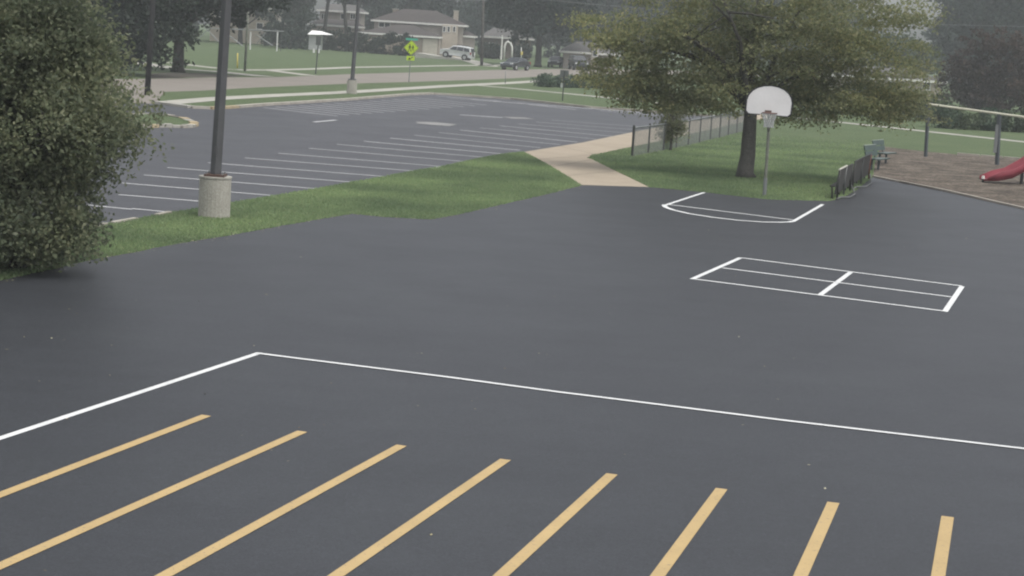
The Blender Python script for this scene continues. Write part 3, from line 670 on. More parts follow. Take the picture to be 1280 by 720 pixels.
for ox, s in ((-.11, 1.0), (.13, .82)):      # two walking pupils
    hz = c.z + .22 * s
    def q(x, z): return (c.x + ox + x * s, c.y - .004, c.z - .02 + z * s)
    circ = [q(.055 * math.cos(a), .25 + .055 * math.sin(a)) for a in [k * math.pi / 5 for k in range(10)]]
    pg.add(circ, [list(range(10))])
    pg.add([q(-.06, .18), q(.06, .18), q(.05, -.03), q(-.05, -.03)], [(0, 1, 2, 3)])
    pg.add([q(-.05, -.03), q(0, -.03), q(-.08, -.3), q(-.13, -.3)], [(0, 1, 2, 3)]); pg.add([q(0, -.03), q(.05, -.03), q(.13, -.3), q(.08, -.3)], [(0, 1, 2, 3)])
    pg.add([q(.06, .17), q(.13, .02), q(.10, .0), q(.04, .1)], [(0, 1, 2, 3)]); pg.add([q(-.06, .17), q(-.13, .02), q(-.10, .0), q(-.04, .1)], [(0, 1, 2, 3)])
pg.build('pupil_symbol', M['sign_black'], dia)
c2 = dd * 1.9 + Vector((0, -.05, 0))
pq = MB().box((c2.x, c2.y, c2.z), (.62, .012, .34)).build('arrow_plaque', M['sign_yg'], sg)
def q(x, z): return (c2.x + x, c2.y - .008, c2.z + z)
MB().add([q(.16, .12), q(.2, .07), q(.02, -.04), q(-.03, .01)], [(0, 1, 2, 3)]).add([q(-.2, -.13), q(.02, -.12), q(-.08, .1)], [(0, 1, 2)]).build('arrow_symbol', M['sign_black'], pq)
c3 = dd * 3.38
MB().box(c3, (.95, .012, .17)).build('name_blade', M['sign_green'], sg)

b = G(703, 126); s2 = thing('street_sign', 'small sign seen from behind on a dark post beside the low shrubs', 'sign', b)
MB().tube([(0, 0, 0), (.02, 0, 2.1)], .04, 8).build('post', M['fence'], s2); MB().box((.02, .05, 1.8), (.6, .015, .6)).build('sign_panel', M['sign_back'], s2)
MB().box((-.12, -.04, 1.05), (.16, .012, .3)).build('small_plate', M['green_edge'], s2)
b = G(394.5, 92.5); s3 = thing('street_sign', 'grey-backed sign on a slim post in front of the pale shed', 'sign', b)
MB().tube([(0, 0, 0), (.13, 0, 3.1)], .05, 8).build('post', M['fence'], s3); MB().box((.12, -.07, 2.75), (.42, .015, .75)).build('sign_panel', M['sign_back'], s3)

# ------------------------------------------------------------------ chain link fence
fp = [(790, 195.5), (810, 192), (829, 188.3), (845, 185), (860, 182), (874, 178.3), (887.5, 174.8), (899, 172), (910, 169), (920.5, 166.3), (931, 163.6), (942, 160.8)]
FB = G(*fp[0]); fence = thing('chain_link_fence', 'low chain link fence with dark posts along the tan path', 'fence', FB)
fpts = [G(*p) - FB for p in fp]; FH = 1.12
pm = None
for i, p in enumerate(fpts):
    r = .05 if i == 0 else .035
    MB().tube([p, p + Vector((0, 0, FH + .05))], r, 8).tube([p + Vector((0, 0, FH + .05)), p + Vector((0, 0, FH + .11))], [r * 1.2, r * .5], 8).build('post', M['fence'], fence)
MB().tube([p + Vector((0, 0, FH)) for p in fpts], .027, 8).build('top_rail', M['steel_grey'], fence)
wm = MB(); pitch = .075
for a, b in zip(fpts[:-1], fpts[1:]):
    d = b - a; L = d.length; d.normalize(); n = int((L + FH) / pitch)
    for sgn in (1, -1):
        for k in range(n):
            s0 = k * pitch - (FH if sgn > 0 else 0)
            u0, z0, u1, z1 = s0, 0.0, s0 + FH, FH
            if sgn < 0: z0, z1 = FH, 0.0; u0, u1 = s0 - 0, s0 + FH
            u0 -= 0 if sgn > 0 else FH; u1 -= 0 if sgn > 0 else FH
            lo, hi = max(u0, 0), min(u1, L)
            if hi - lo < .02: continue
            f = lambda u: z0 + (z1 - z0) * (u - u0) / (u1 - u0)
            A = a + d * lo + Vector((0, 0, f(lo))); B = a + d * hi + Vector((0, 0, f(hi)))
            wm.tube([A, B], .0035, 3, False)
stuff(wm.build('wire_mesh', M['wire'], fence))

# ------------------------------------------------------------------ basketball hoop
hb = G(955.5, 244.5); hoop = thing('basketball_hoop', 'white fan-shaped basketball backboard on a slim pole at the asphalt edge', 'basketball hoop', hb)
d = lean_top(hb, 960.8, 164); d /= d.z
ppm = FPX / hb.y
MB().tube([(0, 0, 0), d * .55], .062, 10).build('pole_sleeve', M['steel_grey'], hoop)
MB().tube([d * .5, d * 1.9, d * 2.45 + Vector((0, .12, 0))], [.05, .05, .05], 10).build('pole', M['hoop_pole'], hoop)
bc = P(962, 126, hb.y - .55) - hb          # board centre
def fan(s=1.0):
    pts = [(-.70, -.36), (-.705, -.02), (-.66, .14), (-.56, .27), (-.42, .37), (-.22, .44), (0, .465), (.22, .44), (.42, .37), (.56, .27), (.66, .14), (.705, -.02), (.70, -.36), (.62, -.44), (.25, -.44), (.2, -.40), (-.2, -.40), (-.25, -.44), (-.62, -.44)]
    return [(x * s, z * s) for x, z in pts]
tilt = math.radians(3.2)
def brd(y, off=Vector((0, 0, 0))):
    def f(p):
        x, z = p; return Vector((bc.x + x * math.cos(tilt) + z * math.sin(tilt) * .6, bc.y + y, bc.z + z * math.cos(tilt) - x * math.sin(tilt) * .35))
    return f
boardo = MB().extr(fan(), brd(0), brd(.04)).build('backboard', M['board'], hoop)
n = len(fan()); o1 = [brd(-.006)(p) for p in fan(1.03)]; i1 = [brd(-.006)(p) for p in fan(.962)]; o2 = [brd(.05)(p) for p in fan(1.03)]
MB().add(o1 + i1 + o2, [[i, (i + 1) % n, n + (i + 1) % n, n + i] for i in range(n)] + [[i, 2 * n + i, 2 * n + (i + 1) % n, (i + 1) % n] for i in range(n)]).build('edge_trim', M['trim'], boardo)
rc = Vector((bc.x - .02, bc.y - .38, bc.z - .36)); R = .225
rp = [rc + Vector((R * math.cos(k * math.pi / 12), R * math.sin(k * math.pi / 12), 0)) for k in range(25)]
MB().tube(rp, .016, 6, False).build('rim', M['rim'], hoop)
MB().box((rc.x, bc.y - .09, rc.z), (.16, .18, .02)).box((rc.x, bc.y - .02, rc.z), (.2, .03, .14)).build('rim_bracket', M['rim'], hoop)
nb = MB(); prof = [(R, 0), (R * .86, -.12), (R * .66, -.24), (R * .6, -.34), (R * .66, -.43)]
K = 12
for k in range(K):
    for sgn in (1, -1):
        pts = [rc + Vector((r_ * math.cos((k + sgn * j * .5) * 2 * math.pi / K), r_ * math.sin((k + sgn * j * .5) * 2 * math.pi / K), z_)) for j, (r_, z_) in enumerate(prof)]
        nb.tube(pts, .009, 4, False)
nb.build('net', M['net'], hoop)
ar = MB()
for sx in (-.25, .25):
    ar.tube([d * 2.35 + Vector((0, .1, 0)), Vector((bc.x + sx, bc.y + .05, bc.z + .2))], .025, 6); ar.tube([d * 1.95, Vector((bc.x + sx * .7, bc.y + .05, bc.z - .25))], .02, 6)
ar.build('support_arm', M['hoop_pole'], hoop)

# ------------------------------------------------------------------ benches
def long_bench(label, a, b, face, top_cap=False):
    A, B = G(*a), G(*b); L = (B - A).length; ang = math.atan2((B - A).y, (B - A).x)
    t = thing('team_bench', label, 'bench', A, ang, 'metal benches at the asphalt edge')     # local x runs along the bench, -y is the seat side
    MB().box((L / 2, .13, .42), (L, .16, .04)).build('seat', M['bench_dark'], t)
    Rm = Matrix.Rotation(math.radians(6), 3, 'X')
    for k in range(2): MB().box((L * (.25 + .5 * k), .0, .55), (L * .492, .035, .76), rot=Rm).build('back_panel', M['bench_dark'], t)
    MB().tube([(0, -.035, .95), (L * (.55 if top_cap else 1), -.035, .95)], .028, 8).build('back_rail', M['bench_cap'] if top_cap else M['bench_dark'], t)
    MB().tube([(0, .2, .42), (L, .2, .42)], .022, 8).build('front_rail', M['bench_dark'], t)
    for k in range(3):
        x = .1 + k * (L - .2) / 2
        MB().tube([(x, -.05, .92), (x, -.02, .5), (x, -.03, .03)], .03, 8).build('leg', (M['bench_tube'] if k == 1 else M['bench_dark']) if k < 2 or top_cap else M['bench_rust'], t, True)
        MB().tube([(x, .16, .42), (x, .12, .02)], .026, 8).build('leg', M['bench_dark'], t, True)
    MB().tube([(0, -.03, .03), (L * .15, -.08, .05), (L * .3, -.32, .03), (L * .55, -.36, .06), (L * .75, -.22, .14), (L, -.05, .2)], .026, 8).build('foot_rail', M['bench_tube'], t, True)
    return t
long_bench('nearer dark metal bench with pale top rail right of the hoop', (1044.5, 250), (1061.5, 239), 1, True)
long_bench('second dark metal bench with a rusty red end leg by the timber border', (1064, 237.5), (1085, 224.5), 1)
def green_bench(label, a, b):
    A, B = G(*a), G(*b); L = 1.5; ang = math.radians(62)
    t = thing('park_bench', label, 'bench', A, ang, 'green benches at the mulch edge')
    for k in range(2): MB().box((L / 2, -.16 - k * .24, .46), (L, .22, .045)).build('seat_slat', M['green_seat'], t)
    Rm = Matrix.Rotation(math.radians(-14), 3, 'X')
    for k in range(2): MB().box((L / 2, .04 + k * .055, .64 + k * .22), (L, .04, .2), rot=Rm).build('back_slat', M['green_seat'], t)
    MB().box((L / 2, -.40, .46), (L * 1.0, .03, .055)).build('seat_edge', M['green_edge'], t)
    MB().box((L / 2, .135, .975), (L, .05, .02), rot=Rm).build('back_edge', M['green_edge'], t)
    for x in (.3, L - .3):
        MB().tube([(x, -.16, 0), (x, -.16, .43)], .05, 8).build('leg', M['play_post'], t)
        MB().tube([(x, -.2, .40), (x, .02, .5), (x, .14, .95)], .025, 6).build('back_support', M['play_post'], t)
    return t
green_bench('nearer teal-green bench behind the dark metal benches', (1081, 213), (1089, 203))
green_bench('farther teal-green bench at the corner of the mulch', (1091.5, 205), (1098, 196))

# ------------------------------------------------------------------ swing set and slide
sb = G(1157, 196); sw = thing('swing_set', 'playground frame of slate posts under a long cream top beam', 'swing set', sb)
p2 = G(1246.4, 206) - sb; d1 = lean_top(sb, 1160.6, 131); d2 = P(1249, 143, (sb + p2).y) - sb - p2
MB().tube([(0, 0, -.1), d1], .085, 4).build('post', M['play_post'], sw)
MB().tube([p2 - Vector((0, 0, .1)), p2 + d2], .10, 4).build('post', M['play_post'], sw)
MB().box(p2 + Vector((-.16, -.02, 1.15)), (.13, .12, 1.25)).build('post_brace', M['steel_grey'], sw)
t1, t2 = d1 + Vector((0, 0, .03)), p2 + d2 + Vector((0, 0, .03)); e = (t2 - t1)
MB().tube([t1 - e * .02, t1 + e * 1.75], .052, 10).build('top_beam', M['play_beam'], sw)
p3 = t1 + e * 1.72; MB().tube([(p3.x, p3.y, -.1), p3], .11, 4).build('post', M['play_post'], sw)
# chains with seats hang in the right bay, outside the frame

lb = G(1229, 228); sl = thing('slide', 'red plastic playground slide reaching down to the mulch', 'slide', lb)
top = P(1330, 168, lb.y + .6) - lb
A = Vector((0, 0, .15)); run = [A, A + Vector((.45, .06, .02)), A + Vector((.95, .14, .15)), A + Vector((1.5, .25, .47)), A + Vector((2.3, .42, 1.05)), A + Vector((3.2, .6, 1.5)), A + Vector((3.9, .75, 1.6))]
fl, wl_, wr_ = [], [], []
sm = MB(); secs = []
for i, p in enumerate(run):
    dd_ = run[min(i + 1, len(run) - 1)] - run[max(i - 1, 0)]; dd_.z = 0; dd_.normalize(); nn = Vector((-dd_.y, dd_.x, 0))
    hh = .07 if i == 0 else .27
    secs.append([p + nn * u_ + Vector((0, 0, z_)) for u_, z_ in ((-.44, hh), (-.39, hh), (-.32, .0), (0, -.02), (.32, .0), (.39, hh), (.44, hh), (.4, -.06), (0, -.1), (-.4, -.06))])
vs = [q for s_ in secs for q in s_]; k = 10
sm.add(vs, [[i * k + j, i * k + (j + 1) % k, (i + 1) * k + (j + 1) % k, (i + 1) * k + j] for i in range(len(run) - 1) for j in range(k)] + [list(range(k)), [(len(run) - 1) * k + j for j in range(k)][::-1]])
ch = sm.build('chute', M['slide'], sl, True)
MB().tube([Vector((-.02, .0, .14)) , Vector((-.02, .0, .25))], [.07, .05], 8).build('end_cap', M['fascia'], sl)
MB().tube([(0.0, .02, 0), (0.0, .02, .12)], .05, 8).build('leg', M['black'], sl)
for q in (run[3], run[5]): MB().tube([(q.x, q.y, 0), (q.x, q.y, q.z - .06)], .06, 8).build('leg', M['black'], sl)
q = run[6]; MB().box((q.x + .5, q.y + .1, q.z - .05), (1.0, 1.1, .08), math.atan2(.15, .7)).build('platform', M['play_post'], sl)
for sx in (.1, .95):
    for sy in (-.45, .6): MB().tube([(q.x + sx, q.y + sy, 0), (q.x + sx, q.y + sy, q.z + .9)], .06, 8).build('platform_post', M['play_post'], sl)

# far swing frame on the lawn
fb = G(313.5, 62); fs = thing('lawn_swing', 'weathered metal swing frame with white posts on the far lawn', 'swing set', fb)
mp = fb.y / FPX
def L_(px, py): return P(px, py, fb.y) - fb
MB().tube([L_(255, 35), L_(355, 39.2)], .07, 6).build('top_bar', M['steel_grey'], fs)
for px in (313.4, 347): a = L_(px, 40); MB().tube([(a.x, 0, 0), a], .09, 6).build('post', M['frame'], fs)
a = L_(352.2, 40); MB().tube([(a.x, -.4, 0), a], .05, 6).build('post', M['fence'], fs)
for a, b in (((286, 44), (304, 58)), ((319.5, 43), (341, 57)), ((332, 40.5), (320, 56)), ((260, 37), (246, 50)), ((258, 36), (273, 52))):
    MB().tube([L_(*a), L_(*b)], .06, 6).build('brace', M['steel_grey'], fs)

# pale shed on the lawn edge
hb_ = G(394, 66); sh = thing('garden_shed', 'small pale shed with a bright white overhanging roof left of the hedge', 'shed', hb_)
def S(px, py, y=0): q = P(px, py, hb_.y) - hb_; q.y = y; return q
a, b = S(385.5, 59), S(402, 43)
MB().box(((a.x + b.x) / 2, .9, b.z / 2 + .25), (b.x - a.x, 1.7, b.z - .3)).build('wall', M['shed'], sh)
for px in (392.5, 398.5): q = S(px, 62); MB().box((q.x, -.03, .28), (.26, .1, .56)).build('foot', M['frame'], sh)
rz = b.z; x0, x1 = S(384.5, 42).x, S(415, 42).x
MB().add([(x0, -.4, rz - .12), (x1, -.3, rz + .02), (x1, 2.0, rz + .02), (x0, 2.0, rz - .12), (x0 + .5, .3, rz + .45), (x1 - 1.6, .3, rz + .42), (x1 - 1.6, 1.3, rz + .42), (x0 + .5, 1.3, rz + .45)],
         [(0, 3, 2, 1), (4, 5, 6, 7), (0, 1, 5, 4), (1, 2, 6, 5), (2, 3, 7, 6), (3, 0, 4, 7)]).build('roof', M['shed_roof'], sh)

# ------------------------------------------------------------------ houses
class House:
    def __init__(s, label, px, Y, name='house'):
        s.Y = Y; s.yb = lambda x: 0
        q = P(px, 60, Y); s.b = Vector((q.x, Y, 0)); s.t = thing(name, label, 'house', s.b)
    def X(s, px, py=50): return (P(px, py, s.Y) - s.b).x
    def Z(s, px, py): return P(px, py, s.Y).z
    def wall(s, x0, x1, y0, y1, z1, mat, name='wall'):
        return MB().box(((x0 + x1) / 2, (y0 + y1) / 2, z1 / 2), (x1 - x0, y1 - y0, z1)).build(name, M[mat], s.t)
    def hip(s, x0, x1, y0, y1, ze, zr, rx0, rx1, mat='roof', over=.5, yr=None):
        x0 -= over; x1 += over; y0 -= over; y1 += over; ym = yr if yr is not None else (y0 + y1) / 2
        r = MB().add([(x0, y0, ze), (x1, y0, ze), (x1, y1, ze), (x0, y1, ze), (rx0, ym, zr), (rx1, ym, zr)], [(0, 1, 5, 4), (1, 2, 5), (2, 3, 4, 5), (3, 0, 4), (3, 2, 1, 0)]).build('roof', M[mat], s.t)
        f = MB(); h_ = .26
        for (a, b) in (((x0, y0), (x1, y0)), ((x1, y0), (x1, y1)), ((x0, y1), (x0, y0))):
            A, B = Vector((*a, 0)), Vector((*b, 0)); strip(f, [A, B], .06, ze - h_, ze - .004)
        f.build('fascia', M['fascia'], r); return r
    def window(s, x0, x1, z0, z1, y, panes=1):
        f = MB(); t_ = .09
        f.box(((x0 + x1) / 2, y - .03, z0 - t_ / 2), (x1 - x0 + 2 * t_, .1, t_)); f.box(((x0 + x1) / 2, y - .03, z1 + t_ / 2), (x1 - x0 + 2 * t_, .1, t_))
        for k in range(panes + 1):
            x = x0 + (x1 - x0) * k / panes; f.box((x, y - .025, (z0 + z1) / 2), (t_, .085, z1 - z0))
        fr = f.build('window', M['frame'], s.t)
        for k in range(panes):
            a = x0 + (x1 - x0) * k / panes + t_ / 2; b = x0 + (x1 - x0) * (k + 1) / panes - t_ / 2
            MB().box(((a + b) / 2, y - .01, (z0 + z1) / 2), (b - a, .03, z1 - z0)).build('pane', M['pane'], fr)
    def chimney(s, x, y, z0, z1, w_=.9, mat='brick_pale'):
        c_ = MB().box((x, y, (z0 + z1) / 2), (w_, w_, z1 - z0)).build('chimney', M[mat], s.t)
        MB().box((x, y, z1 + .06), (w_ + .16, w_ + .16, .12)).build('chimney_cap', M['walk'], c_)
    def garage(s, x0, x1, z1, y):
        d_ = MB().box(((x0 + x1) / 2, y, z1 / 2), (x1 - x0, .08, z1)).build('garage_door', M['door'], s.t)
        for k in range(4): MB().box(((x0 + x1) / 2, y - .055, z1 * (k + .5) / 4), (x1 - x0 - .1, .03, z1 / 4 - .06)).build('door_panel', M['door'], d_)

h1 = House('large two storey tan brick house with a hipped brown roof and garage wing', 520, 282)
X, Z = h1.X, h1.Z
ze = Z(520, 27.8); zr = Z(520, 11.5)
h1.wall(X(466), X(578), 1, 10, ze - .05, 'siding'); h1.hip(X(466), X(578), 1, 10, ze, zr, X(500), X(541))
zg = Z(500, 42.6); h1.wall(X(455), X(551.5), -6, .99, zg - .05, 'brick')
h1.hip(X(455), X(549), -6, 2.5, zg, Z(507, 29.5), X(503), X(511), over=.45, yr=1.2)
h1.wall(X(552), X(571.5), .3, .99, ze - .1, 'brick_pale', 'front_wall')
h1.wall(X(572.5), X(592), 2, 8, Z(583, 45) - .05, 'siding', 'side_wall'); h1.hip(X(573.5), X(592), 2, 8, Z(583, 44.6), Z(580, 38), X(576), X(581), over=.35)
h1.garage(X(531.5), X(549.5), Z(540, 48.5), -6.02)
h1.window(X(472), X(486), Z(478, 33.5), Z(478, 28.5), 1, 2)
for px in (554.5, 560, 567): h1.window(X(px - 1.6), X(px + 1.6), Z(px, 39.5), Z(px, 33.5), .3)
for px in (470, 478): h1.window(X(px - 2), X(px + 2), Z(px, 57), Z(px, 50), -6)
h1.chimney(X(567), 4, ze, Z(567, 13.5), .75); h1.chimney(X(489), 6, ze + .8, Z(489, 11), .8, 'brick')
h2 = House('long low brown roofed house with pale eaves left of the main house', 418, 284)
X, Z = h2.X, h2.Z
h2.wall(X(388), X(446), 0, 7, Z(418, 31.5) - .05, 'brick'); h2.hip(X(388), X(446), 0, 7, Z(418, 31.2), Z(418, 24.5), X(398), X(440), over=.5)
h2.wall(X(391), X(444), 8, 15, Z(418, 13.5), 'siding', 'upper_wall'); h2.hip(X(391), X(444), 8, 15, Z(418, 12.6), Z(418, 4), X(402), X(434), 'roof_grey')
for px in (396, 433.5): h2.window(X(px - 3), X(px + 3), Z(px, 23), Z(px, 17), 8, 2)
h2.window(X(418), X(424), Z(421, 23), Z(421, 17), 8, 1)
h3 = House('pale tan brick house behind the swing frame at far left', 312, 290)
X, Z = h3.X, h3.Z
h3.wall(X(262), X(346), 0, 9, Z(310, 9), 'brick_pale'); h3.hip(X(262), X(346), 0, 9, Z(310, 8.6), Z(310, -8), X(285), X(325), 'roof_grey')
h3.window(X(291.5), X(304), Z(298, 20.5), Z(298, 14.5), 0, 2); h3.window(X(270), X(278), Z(274, 20.5), Z(274, 14.5), 0, 1); h3.window(X(320), X(328), Z(324, 36), Z(324, 29), 0, 1)
h4 = House('half hidden tan house behind the white garden arch', 632, 300)
X, Z = h4.X, h4.Z
h4.wall(X(604), X(664), 0, 8, Z(632, 47), 'brick_dim'); h4.hip(X(604), X(664), 0, 8, Z(632, 46.5), Z(632, 35), X(616), X(650), 'roof_grey')
h4.window(X(612), X(617), Z(616, 60), Z(616, 54), 0, 1)
h5 = House('grey roofed house showing through the left of the shade tree', 738, 246)
X, Z = h5.X, h5.Z
h5.wall(X(706), X(772), 0, 8, Z(738, 66), 'siding'); h5.hip(X(706), X(772), 0, 8, Z(738, 65.5), Z(738, 53), X(722), X(756), 'roof_grey')
h5.wall(X(740), X(749), -.6, -.01, Z(744, 60), 'brick_pale', 'porch_wall'); h5.window(X(742), X(747.5), Z(744, 70), Z(744, 63), -.6, 1); h5.window(X(722), X(732), Z(727, 80), Z(727, 72), 0, 2)
h6 = House('tan bungalow hidden behind the right side of the shade tree', 1100, 198)
X, Z = h6.X, h6.Z
h6.wall(X(1000), X(1182), 0, 9, Z(1100, 97), 'brick_pale'); h6.hip(X(1000), X(1182), 0, 9, Z(1100, 96.5), Z(1100, 84), X(1035), X(1150), 'roof_grey')
for px in (1020, 1065, 1120, 1163): h6.window(X(px - 5), X(px + 5), Z(px, 112), Z(px, 103), 0, 2)

# white garden arch and a reflector post on the lawn by the sedan
ab = Vector((P(634, 60, 284).x, 284, 0)); ga = thing('garden_arch', 'bright white garden arch beside a white post on the lawn above the sedan', 'garden arch', ab)
def A_(px, py): q = P(px, py, ab.y) - ab; return q
ap = [A_(630.5, 65), A_(630.8, 58), A_(632.5, 53.5), A_(635, 52), A_(638, 54), A_(640, 58.5), A_(640.5, 65)]
ap[0].z = 0; ap[-1].z = 0
MB().tube(ap, .16, 6).build('arch', M['fascia'], ga, True)
ap2 = [p + Vector((0, .9, 0)) for p in ap]; MB().tube(ap2, .16, 6).build('arch', M['fascia'], ga, True)
for p, q in zip(ap, ap2): MB().tube([p, q], .08, 5).build('crossbar', M['fascia'], ga)
p = A_(628, 44); MB().tube([(p.x, 0, 0), p], [.17, .1], 6).build('post', M['fascia'], ga)
pole('small yellow-topped reflector post on the lawn right of the arch', 651.5, 77, 651.7, 57, .08, 2.1, 'frame', name='reflector_post')
rp_ = bpy.data.objects['reflector_post']; MB().tube([(0, -.02, 1.0), (0, -.02, 1.5)], .17, 8).build('reflector', M['marker'], rp_)

# ------------------------------------------------------------------ vehicles
def vehicle(name, label, cat, loc, rz, paint, prof, belt, W, glass, wheels, wr, tilt=0, group=None, spare=False, rack=False):
    """local +x is the nose; prof = outline (x,z) from rear bottom, over the roof, to front bottom"""
    t = thing(name, label, cat, loc, rz, group); t.rotation_euler = (0, tilt, rz)
    zt = max(z for x, z in prof)
    def hw(z): return W / 2 * (1 - .17 * max(0, (z - belt)) / (zt - belt)) * (1 - .06 * max(0, (.5 - z)))
    mb = MB(); n = len(prof)
    sec = [(-1, 1.0), (1, 1.0)]
    def nose(x): L0, L1 = prof[0][0], prof[-1][0]; u = max(0, (abs(x - (L0 + L1) / 2) / ((L1 - L0) / 2) - .8) / .2); return 1 - .09 * u * u
    rows = []
    for s_, ins in ((-1, 1), (-.9, 1), (.9, 1), (1, 1)):
        row = []
        for x, z in prof:
            zz = z if abs(s_) < 1 else z - (.05 if z > belt * .8 else 0)
            row.append((x, s_ * hw(z) * nose(x), zz))
        rows.append(row)
    vs = [q for r in rows for q in r]
    fs = [[i * n + j, (i + 1) * n + j, (i + 1) * n + j + 1, i * n + j + 1] for i in range(3) for j in range(n - 1)]
    fs += [[i * n, i * n + n - 1, (i + 1) * n + n - 1, (i + 1) * n] for i in range(3)]
    # sides: fan by pairing rear & front outline points
    def side(o, rev):
        lo, hi = 0, n - 1; out = []
        while hi - lo > 2:
            q_ = [o + lo, o + lo + 1, o + hi - 1, o + hi]; out.append(q_[::-1] if rev else q_); lo += 1; hi -= 1
        if hi - lo == 2: q_ = [o + lo, o + lo + 1, o + hi]; out.append(q_[::-1] if rev else q_)
        return out
    fs += side(0, False) + side(3 * n, True)
    mb.add(vs, fs); body = mb.build('body', M[paint], t)
    md = body.modifiers.new('bevel', 'BEVEL'); md.width = .05; md.segments = 2; md.limit_method = 'ANGLE'
    for s_ in (-1, 1):
        for g in glass['side']:
            MB().extr(g, lambda p: (p[0], s_ * (hw(p[1]) + .012), p[1]), lambda p: (p[0], s_ * (hw(p[1]) - .03), p[1])).build('side_window', M['pane'], t)
    for key, nm in (('front', 'windscreen'), ('rear', 'rear_window')):
        (xa, za), (xb, zb) = glass[key]; s_ = .02 if key == 'front' else -.02
        wa, wb = hw(za) * .86, hw(zb) * .84
        MB().add([(xa + s_, -wa, za + .01), (xa + s_, wa, za + .01), (xb + s_, wb, zb + .01), (xb + s_, -wb, zb + .01), (xa - s_, -wa, za - .03), (xa - s_, wa, za - .03), (xb - s_, wb, zb - .03), (xb - s_, -wb, zb - .03)],
                 [(0, 1, 2, 3), (7, 6, 5, 4), (0, 4, 5, 1), (1, 5, 6, 2), (2, 6, 7, 3), (3, 7, 4, 0)]).build(nm, M['pane'], t)
    for x in wheels:
        for s_ in (-1, 1):
            y = s_ * (W / 2 - .11)
            MB().tube([(x, y - .13 * s_, wr * 1.0), (x, y + .06 * s_, wr * 1.0)], wr * 1.2, 18).build('wheel_arch', M['black'], t)
            wh = MB().tube([(x, y - .1 * s_, wr), (x, y + .12 * s_, wr)], wr, 18).build('wheel', M['tyre'], t)
            MB().tube([(x, y + .1 * s_, wr), (x, y + .13 * s_, wr)], [wr * .66, wr * .6], 14).build('rim', M['wheel_rim'], wh)
    xf, xr = prof[-1][0], prof[0][0]; zl = belt * .78
    for s_ in (-1, 1):
        MB().box((xf - .12, s_ * W * .36, zl), (.3, .34, .16)).build('headlight', M['lamp_clear'], t)
        MB().box((xr + .08, s_ * W * .40, zl + .12), (.22, .2, .3)).build('tail_light', M['lamp_red'], t)
        MB().box((glass['side'][0][-1][0] - .05, s_ * (W / 2 + .1), belt + .08), (.12, .2, .14)).build('wing_mirror', M[paint], t)
    MB().box((xf - .02, 0, .42), (.16, W * .84, .2)).build('front_bumper', M['black'] if not spare else M[paint], t)
    MB().box((xr + .02, 0, .44), (.16, W * .86, .2)).build('rear_bumper', M['black'] if not spare else M[paint], t)
    if spare:
        sp = MB().tube([(xr - .02, .1, 1.0), (xr - .24, .1, 1.0)], .36, 18).build('spare_wheel', M['tyre'], t)
        MB().tube([(xr - .2, .1, 1.0), (xr - .27, .1, 1.0)], [.3, .27], 16).build('spare_cover', M['frame'], sp)
    if rack:
        for s_ in (-.55, .55): MB().tube([(-1.5, s_, zt + .06), (.5, s_, zt + .06)], .03, 6).build('roof_rail', M['black'], t)
    return t
suv_prof = [(-2.25, .42), (-2.32, .62), (-2.3, 1.02), (-2.16, 1.40), (-2.0, 1.78), (-1.2, 1.86), (-.1, 1.84), (.55, 1.74), (1.12, 1.22), (1.9, 1.13), (2.28, 1.02), (2.36, .66), (2.3, .38)]
suv_glass = dict(side=[[(-2.0, 1.2), (-1.88, 1.62), (-1.15, 1.7), (-1.1, 1.2)], [(-1.04, 1.2), (-1.08, 1.7), (-.2, 1.7), (-.12, 1.2)], [(-.06, 1.2), (-.14, 1.7), (.45, 1.64), (.98, 1.22)]], front=((1.1, 1.24), (.6, 1.70)), rear=((-2.24, 1.16), (-2.03, 1.7)))
sp = (G(557, 72.5) + G(584, 76.5)) / 2; sp = Vector((P(571, 74, 258).x, 258, .16))
vehicle('suv', 'silver-white suv with a rear spare wheel parked on the sloping driveway', 'car', sp, math.radians(163), 'car_white', suv_prof, 1.15, 1.9, suv_glass, (-1.38, 1.42), .38, math.radians(-5.0), spare=True, rack=True)
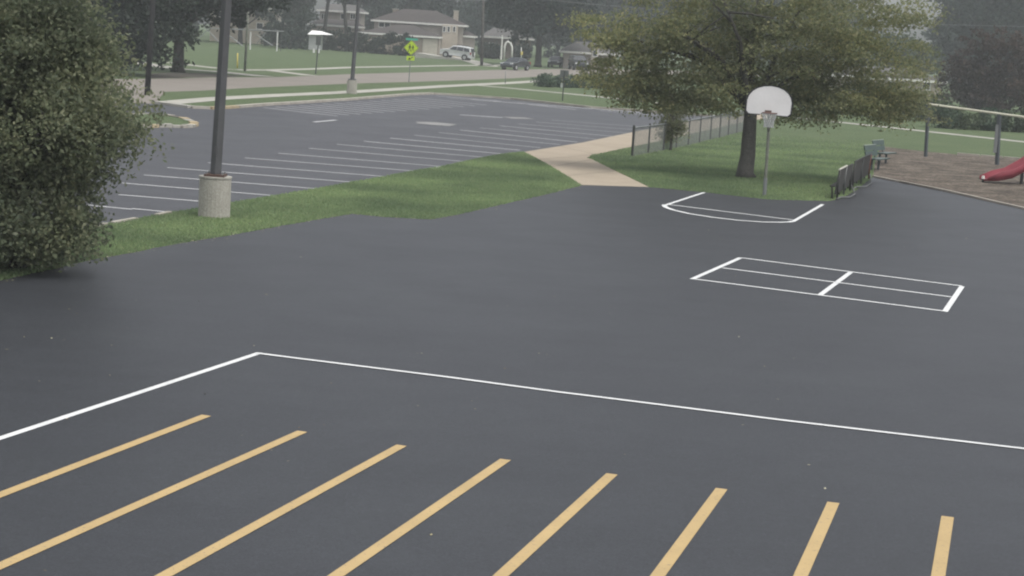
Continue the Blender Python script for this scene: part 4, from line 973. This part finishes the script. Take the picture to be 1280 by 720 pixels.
# the sloping driveway slab the suv stands on
ds = thing('driveway_slab', 'pale sloping concrete driveway slab under the silver-white suv', 'driveway', (sp.x, sp.y, 0), math.radians(163))
MB().add([(-6.5, -1.7, -.02), (7.5, -1.7, -.02), (7.5, 1.7, -.02), (-6.5, 1.7, -.02), (-6.5, -1.7, .03), (7.5, -1.7, .80), (7.5, 1.7, .80), (-6.5, 1.7, .03)] if False else
         [(-5.5, -1.7, -.3), (5.5, -1.7, -.3), (5.5, 1.7, -.3), (-5.5, 1.7, -.3), (-5.5, -1.7, .16 - 5.5 * .0875), (5.5, -1.7, .16 + 5.5 * .0875), (5.5, 1.7, .16 + 5.5 * .0875), (-5.5, 1.7, .16 - 5.5 * .0875)],
         [(0, 3, 2, 1), (4, 5, 6, 7), (0, 1, 5, 4), (1, 2, 6, 5), (2, 3, 7, 6), (3, 0, 4, 7)]).build('slab', M['walk'], ds)

sed_prof = [(-2.2, .40), (-2.28, .62), (-2.22, .96), (-1.6, 1.05), (-1.0, 1.38), (-.4, 1.46), (.2, 1.42), (.98, .98), (1.7, .90), (2.15, .78), (2.26, .55), (2.2, .36)]
sed_glass = dict(side=[[(-1.42, 1.02), (-.95, 1.32), (-.42, 1.38), (-.38, 1.0)], [(-.3, 1.0), (-.34, 1.38), (.18, 1.33), (.78, 1.0)]], front=((.96, 1.0), (.24, 1.40)), rear=((-1.58, 1.06), (-1.03, 1.36)))
q = G(644, 87.6)
vehicle('sedan', 'dark grey sedan stopped at the near end of the side street', 'car', (q.x, q.y, 0), math.radians(-118), 'car_dark', sed_prof, .98, 1.8, sed_glass, (-1.35, 1.38), .33)
q = G(722, 87.5)
vehicle('van', 'black van half hidden behind the low shrubs and olive branches', 'van', (q.x, q.y, 0), math.radians(-80), 'car_black', suv_prof, 1.15, 1.9, suv_glass, (-1.38, 1.42), .36)
q = G(695, 84)
vehicle('sedan', 'black sedan parked under the dense bluish tree', 'car', (q.x, q.y, 0), math.radians(-100), 'car_black', sed_prof, .98, 1.8, sed_glass, (-1.35, 1.38), .33)

# ------------------------------------------------------------------ haze
hm = bpy.data.materials.new('haze'); hm.use_nodes = True; hn = hm.node_tree; hn.nodes.clear()
ho = hn.nodes.new('ShaderNodeOutputMaterial'); hv = hn.nodes.new('ShaderNodeVolumePrincipled')
hv.inputs['Color'].default_value = (.86, .90, .92, 1); hv.inputs['Density'].default_value = HAZE
hn.links.new(hv.outputs[0], ho.inputs['Volume'])
hz = MB().box((0, 305, 14.5), (880, 690, 31)).build('haze', hm); hz['kind'] = 'stuff'
